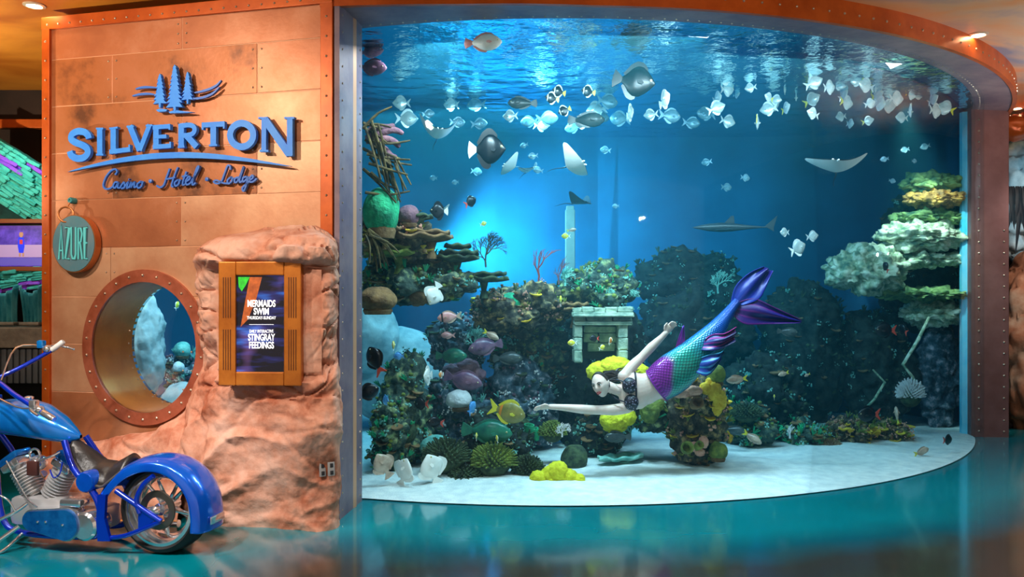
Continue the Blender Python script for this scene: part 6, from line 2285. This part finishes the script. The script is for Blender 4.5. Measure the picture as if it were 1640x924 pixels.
# breasts
body.ball(Q(1006, 616, -.075), (.062, .055, .062)); body.ball(Q(1009, 642, -.075), (.062, .055, .062))
# shoulders
body.ball(Q(1000, 603, 0), (.062, .06, .06)); body.ball(Q(1004, 651, 0), (.062, .06, .06))
# neck
limb([Q(997, 625, 0), Q(985, 623, -.02), Q(974, 619, -.03)], [.062, .050, .052])
# arms
limb([Q(1001, 602, 0), Q(1014, 586, .02), Q(1029, 572, .03), Q(1044, 556, .02), Q(1060, 540, .0), Q(1066, 533, -.01)], [.056, .050, .041, .042, .028, .025])
limb([Q(1004, 652, -.01), Q(985, 655, -.04), Q(958, 655, -.07), Q(930, 653, -.09), Q(900, 650, -.10), Q(880, 649, -.10)], [.056, .052, .043, .042, .030, .025])


def hand(wrist, d, nrm, side, curl=0.4, L=.085):
    """palm and five fingers; d forward, nrm palm normal, side towards the thumb"""
    d = d.normalized(); side = (side - d * side.dot(d)).normalized(); nrm = side.cross(d).normalized() if nrm is None else nrm
    body.tube([wrist, wrist + d * L * .4, wrist + d * L], [.026, .036, .038], 12, flat=.5, up=side)
    for k, (off, ln) in enumerate(((.027, .068), (.009, .076), (-.009, .072), (-.026, .056))):
        b0 = wrist + d * (L * .92) + side * off
        b1 = b0 + d * ln * .42 + nrm * (curl * ln * .12)
        b2 = b1 + (d * (1 - curl * .4) + nrm * curl * .8).normalized() * ln * .34
        b3 = b2 + (d * (1 - curl * .9) + nrm * curl * 1.3).normalized() * ln * .28
        body.tube([b0, b1, b2, b3], [.0098, .0092, .0086, .0068], 8); body.ball(b3, .0068, 8, 6)
    t0 = wrist + d * L * .25 + side * .028
    t1 = t0 + d * .028 + side * .022; t2 = t1 + d * .028 + side * .004 + nrm * .01
    body.tube([t0, t1, t2], [.013, .0115, .0085], 8); body.ball(t2, .0085, 8, 6)


hand(Q(880, 649, -.10), Q(848, 651, -.10) - Q(880, 649, -.10), Vector((0, -.3, -.9)).normalized(), Vector((0, -.8, .6)), .35, .080)
hand(Q(1066, 533, -.01), Q(1075, 521, -.01) - Q(1066, 533, -.01), Vector((.3, -.9, 0)).normalized(), Vector((-.8, -.3, .4)), .9, .070)

# head: looks left and towards the viewer, face modelled on an ellipsoid
hcn = Q(961, 615, -.06)
fwd = Vector((-.50, -.85, -.12)).normalized()
upv = Vector((-.30, .02, 1.0)); upv = (upv - fwd * upv.dot(fwd)).normalized()
rt = fwd.cross(upv).normalized()
HM = Matrix((rt, fwd, upv)).transposed().to_4x4(); HM.translation = hcn


def gauss(x, y, sx2, sy2):
    return math.exp(-(x / sx2) ** 2 - (y / sy2) ** 2)


def head_pt(u, v):
    th = 2 * math.pi * u; ph = math.pi * v
    x, y, z = math.sin(ph) * math.sin(th), math.sin(ph) * math.cos(th), math.cos(ph)
    p = Vector((x * .073, y * .092, z * .112))
    if z < 0:
        p.x *= 1 + .30 * z; p.y *= 1 + (.06 * z if y > 0 else .32 * z)
    if y > 0:
        a, b = p.x / .073, p.z / .112
        h = .022 * gauss(a, b + .16, .18, .20) + .012 * gauss(a, b - .02, .13, .22)           # nose
        h -= .012 * gauss(abs(a) - .42, b - .08, .22, .14)                                    # eye sockets
        h += .006 * gauss(abs(a) - .40, b - .27, .30, .08)                                    # brows
        h += .007 * gauss(a, b + .50, .30, .10)                                              # mouth
        h += .010 * gauss(a, b + .88, .30, .16)                                              # chin
        h += .006 * gauss(abs(a) - .58, b + .20, .22, .22)                                    # cheeks
        p.y += h
    return HM @ p


body.grid(48, 40, head_pt, wrap=True)
for s in (-1, 1):
    body.ball(HM @ Vector((s * .072, -.012, .0)), (.012, .018, .030), 10, 8)
me = body.mesh('body', True, 180, fix=False)
bo_ = obj('body', me, 'skin', mr_)
md = bo_.modifiers.new('fuse', 'REMESH'); md.mode = 'VOXEL'; md.voxel_size = 0.0052; md.use_smooth_shade = True
sm_ = bo_.modifiers.new('soften', 'SMOOTH'); sm_.factor = 0.5; sm_.iterations = 3
# face details
hd = bo_
for s in (-1, 1):
    e = MB().ball(HM @ Vector((s * .030, .080, .012)), (.012, .010, .007), 12, 8).build('eye', 'eye_white', hd)
    MB().ball(HM @ Vector((s * .030, .0885, .012)), (.006, .004, .006), 10, 6).build('iris', 'eye_dark', e)
    MB().tube([HM @ Vector((s * t, yy, zz)) for t, yy, zz in ((.014, .092, .030), (.030, .0895, .036), (.046, .078, .032))], [.0035, .004, .002], 6).build('eyebrow', 'hair_dark', hd)
    MB().tube([HM @ Vector((s * t, yy, zz)) for t, yy, zz in ((.018, .0905, .017), (.030, .092, .021), (.044, .082, .017))], [.0022, .003, .0015], 6).build('eyelash', 'hair_dark', hd)
lipc = [(-.024, .079, -.056), (-.010, .092, -.051), (0, .094, -.053), (.010, .092, -.051), (.024, .079, -.056)]
lipd = [(-.024, .079, -.057), (-.010, .092, -.064), (0, .094, -.066), (.010, .092, -.064), (.024, .079, -.057)]
MB().tube([HM @ Vector(p) for p in lipc], [.002, .0048, .0045, .0048, .002], 8).tube([HM @ Vector(p) for p in lipd], [.002, .0052, .006, .0052, .002], 8).build('lips', 'lips', hd)

# hair: cap on the skull and locks streaming back over the shoulder
hr = MB()


def hair_pt(u, v):
    th = 2 * math.pi * u; ph = math.pi * v * .48
    x, y, z = math.sin(ph) * math.sin(th), math.sin(ph) * math.cos(th), math.cos(ph)
    z2 = z * math.cos(.62) - y * math.sin(.62); y2 = y * math.cos(.62) + z * math.sin(.62) * -1 + 0
    # tilt the cap backwards
    a = math.radians(68)
    yy = y * math.cos(a) - z * math.sin(a); zz = y * math.sin(a) + z * math.cos(a)
    k = 1.06 + .02 * noise.noise(Vector((th * 2, ph * 4, 0)))
    return HM @ Vector((x * .073 * k, yy * .092 * k, zz * .112 * k))


hr.grid(36, 16, hair_pt, wrap=True)
hb_ = hr.build('hair', 'hair_dark', mr_)
sd = hb_.modifiers.new('thickness', 'SOLIDIFY'); sd.thickness = 0.007; sd.offset = 0
rr_ = random.Random(3)
for k in range(22):
    s0 = HM @ Vector((rr_.uniform(-.06, .06), rr_.uniform(-.085, -.02), rr_.uniform(-.03, .10)))
    e = Q(1006 + rr_.uniform(-10, 22), 597 + rr_.uniform(-5, 8), .05 + rr_.uniform(0, .1))
    m1 = s0.lerp(e, .4) + Vector((0, .02, rr_.uniform(-.02, .03)))
    MB().tube(catmull([s0, m1, s0.lerp(e, .75) + Vector((0, 0, rr_.uniform(-.02, .02))), e], 4), [.012] * 6 + [.010, .009, .008, .006, .005, .004, .002], 6).build('lock', 'hair_dark', hb_)

# bikini top
bra = MB()
bt = thing('x', 'x', 'x')
bpy.data.objects.remove(bt)
b1, b2 = Q(1006, 616, -.080), Q(1009, 642, -.080)
cups = []
for c in (b1, b2):
    def cup(u, v, c=c):
        th = 2 * math.pi * u; ph = math.pi * .5 * v
        n_ = Vector((math.sin(ph) * math.cos(th), -math.cos(ph), math.sin(ph) * math.sin(th)))
        return c + Vector((n_.x * .064, n_.y * .060, n_.z * .072))
    cups.append(MB().grid(20, 8, cup, wrap=True))
brao = cups[0].build('bikini_top', 'bra_black', mr_)
c2o = cups[1].build('cup', 'bra_black', brao)
for o in (brao, c2o):
    sd = o.modifiers.new('thickness', 'SOLIDIFY'); sd.thickness = .008; sd.offset = 0


def on_torso(v, lo=-85, hi=265, n=20, out=.006):
    return [torso_pt((math.radians(lerp(lo, hi, k / n)) % (2 * math.pi)) / (2 * math.pi), v) for k in range(n + 1)]


MB().tube([p + Vector((0, -.004, 0)) for p in on_torso(.315, 0, 360, 40)], .009, 8).build('band', 'bra_black', brao)
MB().tube(catmull([b1 + Vector((-.01, -.055, .02)), Q(995, 609, -.085), Q(986, 607, -.06), Q(982, 612, .02)], 5), .006, 6).build('strap', 'bra_black', brao)
MB().tube(catmull([b2 + Vector((-.01, -.055, -.01)), Q(994, 640, -.095), Q(984, 636, -.085), Q(978, 630, -.03)], 5), .006, 6).build('strap', 'bra_black', brao)
sq = MB()
for k in range(60):
    c = (b1, b2)[k % 2]
    th = rr_.uniform(0, 6.28); ph = rr_.uniform(.1, 1.2)
    n_ = Vector((math.sin(ph) * math.cos(th), -math.cos(ph), math.sin(ph) * math.sin(th)))
    sq.ball(c + Vector((n_.x * .066, n_.y * .064, n_.z * .075)), .005, 5, 4)
tag(sq.build('sequin_set', 'sequin', brao), kind='stuff')

# tail: lofted, coloured along its length, scale pattern in the material
def tail_mat():
    m = mat('tail_scales', rgb(255, 255, 255), rough=0.28, metal=0.25, vcol='tail', coat=0.4)
    nt = m.node_tree; b = nt.nodes['Principled BSDF']
    uv = nt.nodes.new('ShaderNodeUVMap'); uv.uv_map = 'scale'
    br = nt.nodes.new('ShaderNodeTexVoronoi'); br.inputs['Scale'].default_value = 1.0; br.inputs['Randomness'].default_value = 0.0
    mp = nt.nodes.new('ShaderNodeMapping'); mp.inputs['Scale'].default_value = (44, 40, 1); mp.inputs['Rotation'].default_value = (0, 0, math.radians(45))
    nt.links.new(uv.outputs[0], mp.inputs['Vector']); nt.links.new(mp.outputs[0], br.inputs['Vector'])
    rp = nt.nodes.new('ShaderNodeValToRGB')
    rp.color_ramp.elements[0].color = (1, 1, 1, 1); rp.color_ramp.elements[0].position = 0.25
    rp.color_ramp.elements[1].color = (.28, .34, .40, 1); rp.color_ramp.elements[1].position = 0.62
    nt.links.new(br.outputs['Distance'], rp.inputs['Fac'])
    at = [n for n in nt.nodes if n.type == 'VERTEX_COLOR'][0]
    mx = nt.nodes.new('ShaderNodeMix'); mx.data_type = 'RGBA'; mx.blend_type = 'MULTIPLY'; mx.inputs['Factor'].default_value = 1
    nt.links.new(at.outputs['Color'], mx.inputs['A']); nt.links.new(rp.outputs['Color'], mx.inputs['B'])
    nt.links.new(mx.outputs['Result'], b.inputs['Base Color'])
    bp = nt.nodes.new('ShaderNodeBump'); bp.invert = True; bp.inputs['Strength'].default_value = .5; bp.inputs['Distance'].default_value = .01
    nt.links.new(br.outputs['Distance'], bp.inputs['Height']); nt.links.new(bp.outputs[0], b.inputs['Normal'])


tail_mat()
mat('fin_film', rgb(255, 255, 255), rough=0.35, metal=0.1, vcol='tail')


def paint(o, fn):
    at = o.data.color_attributes.new('tail', 'FLOAT_COLOR', 'POINT')
    for i, v in enumerate(o.data.vertices):
        at.data[i].color = fn(i, v.co)


tl = [(1052, 617, .00, .165, .105), (1066, 607, 0, .185, .118), (1082, 595, 0, .190, .122), (1100, 580, 0, .170, .115), (1118, 563, .02, .145, .105), (1134, 546, .04, .118, .092),
      (1150, 528, .06, .088, .078), (1164, 511, .09, .064, .062), (1178, 494, .12, .046, .048), (1188, 482, .14, .036, .040)]
tlc = [Q(a, b, c) for a, b, c, d, e in tl]
NT, NU = 72, 36


def tail_pt(u, v):
    i = v * (len(tl) - 1); k = int(min(i, len(tl) - 2)); t = i - k
    p = tlc[k].lerp(tlc[k + 1], t)
    w = lerp(tl[k][3], tl[k + 1][3], t); dp = lerp(tl[k][4], tl[k + 1][4], t)
    a0 = (tlc[k + 1] - tlc[max(k - 1, 0)]).normalized(); a1 = (tlc[min(k + 2, len(tl) - 1)] - tlc[k]).normalized()
    ax = a0.lerp(a1, t).normalized()
    side = Vector((0, 1, 0)).cross(ax).normalized()
    a = 2 * math.pi * u
    q = p + side * (w * math.cos(a)) + Vector((0, -1, 0)) * (dp * math.sin(a))
    if v < .02:   # waist edge dips in front
        q += ax * (-.03 * math.sin(a))
    return q


tmb = MB().grid(NU, NT, tail_pt, wrap=True)
to = tmb.build('tail', 'tail_scales', mr_, angle=180)
uvl = to.data.uv_layers.new(name='scale')
for lp in to.data.loops:
    j, i = divmod(lp.vertex_index, NU)
    uvl.data[lp.index].uv = (i / NU, j / NT)
PUR, TEAL, BLU, DKB, MAG = rgb(150, 30, 160), rgb(22, 160, 140), rgb(28, 96, 196), rgb(26, 14, 110), rgb(200, 40, 170)


def mixc(a, b, t):
    t = max(0, min(1, t))
    return tuple(lerp(x, y, t) for x, y in zip(a, b))


def tail_col(i, co):
    j, k = divmod(i, NU)
    v = j / (NT - 1); a = 2 * math.pi * k / NU
    c = mixc(TEAL, BLU, (v - .38) / .3)
    c = mixc(c, rgb(40, 70, 170), (v - .75) / .25)
    edge = abs(math.cos(a))
    c = mixc(c, BLU, (edge - .75) * 2.2)
    # violet apron over the front of the hips
    m = v + .16 * abs(math.sin(a) - .9) + .05 * math.cos(a) - (.03 if math.sin(a) > 0 else -.2) + .10 * math.cos(a)
    c = mixc(PUR, c, (m - .12) / .05)
    return c


paint(to, tail_col)
MB().tube([tail_pt(k / 40, 0.0) for k in range(41)], .006, 6).build('waist_edge', 'fin_film', to)
paint(bpy.data.objects[[o.name for o in to.children if o.name.startswith('waist_edge')][-1]], lambda i, c: rgb(120, 24, 140))


def fin(name, outline_a, outline_b, c0, c1, parent=to, nu=16, nv=14, wave=.03, thick=.006, streak=None):
    """membrane lofted between two edge curves given as (px, py, depth)"""
    A = catmull([Q(*p) for p in outline_a], 6); Bc = catmull([Q(*p) for p in outline_b], 6)

    def at(u, v):
        ia = v * (len(A) - 1); k = int(min(ia, len(A) - 2)); pa = A[k].lerp(A[k + 1], ia - k)
        ib = v * (len(Bc) - 1); k = int(min(ib, len(Bc) - 2)); pb = Bc[k].lerp(Bc[k + 1], ib - k)
        p = pa.lerp(pb, u)
        p.y += wave * math.sin(u * 11) * v + wave * .5 * math.sin(v * 7 + u * 3)
        return p
    o = MB().grid(nu, nv, at).build(name, 'fin_film', parent, angle=180)
    def colr(i, co):
        j, k = divmod(i, nu)
        c = mixc(c0, c1, j / (nv - 1))
        if streak and (k % 5 == 0): c = mixc(c, streak, .75)
        return c
    paint(o, colr)
    sd = o.modifiers.new('thickness', 'SOLIDIFY'); sd.thickness = thick; sd.offset = 0
    return o


fin('fluke', [(1176, 490, .13), (1186, 458, .16), (1210, 436, .20), (1238, 425, .25)], [(1194, 490, .13), (1222, 480, .15), (1236, 462, .19), (1250, 433, .24)], rgb(30, 60, 160), rgb(40, 12, 96), streak=rgb(20, 20, 140), nu=22)
fin('fluke', [(1184, 486, .13), (1214, 478, .12), (1246, 492, .13), (1294, 514, .14)], [(1178, 504, .13), (1196, 520, .10), (1236, 520, .10), (1288, 518, .13)], rgb(60, 14, 90), rgb(20, 14, 120), streak=rgb(120, 20, 120), nu=22)
fin('hip_fin', [(1082, 563, .02), (1086, 545, .02), (1094, 522, .0)], [(1094, 556, .03), (1098, 544, .03), (1095, 521, .0)], rgb(200, 40, 180), rgb(60, 20, 140), wave=.012, nu=8, nv=8)
fin('side_fin', [(1128, 541, -.07), (1140, 534, -.09), (1156, 533, -.10), (1176, 523, -.08)], [(1118, 560, -.07), (1136, 560, -.11), (1152, 556, -.12), (1172, 546, -.10)], rgb(30, 40, 120), rgb(30, 6, 60), streak=rgb(210, 30, 150), nu=20)
fin('side_fin', [(1112, 575, -.08), (1132, 566, -.12), (1148, 563, -.12), (1158, 556, -.10)], [(1108, 594, -.08), (1126, 600, -.10), (1140, 590, -.10), (1150, 574, -.08)], rgb(20, 60, 150), rgb(40, 12, 110), streak=rgb(60, 170, 200), nu=18)
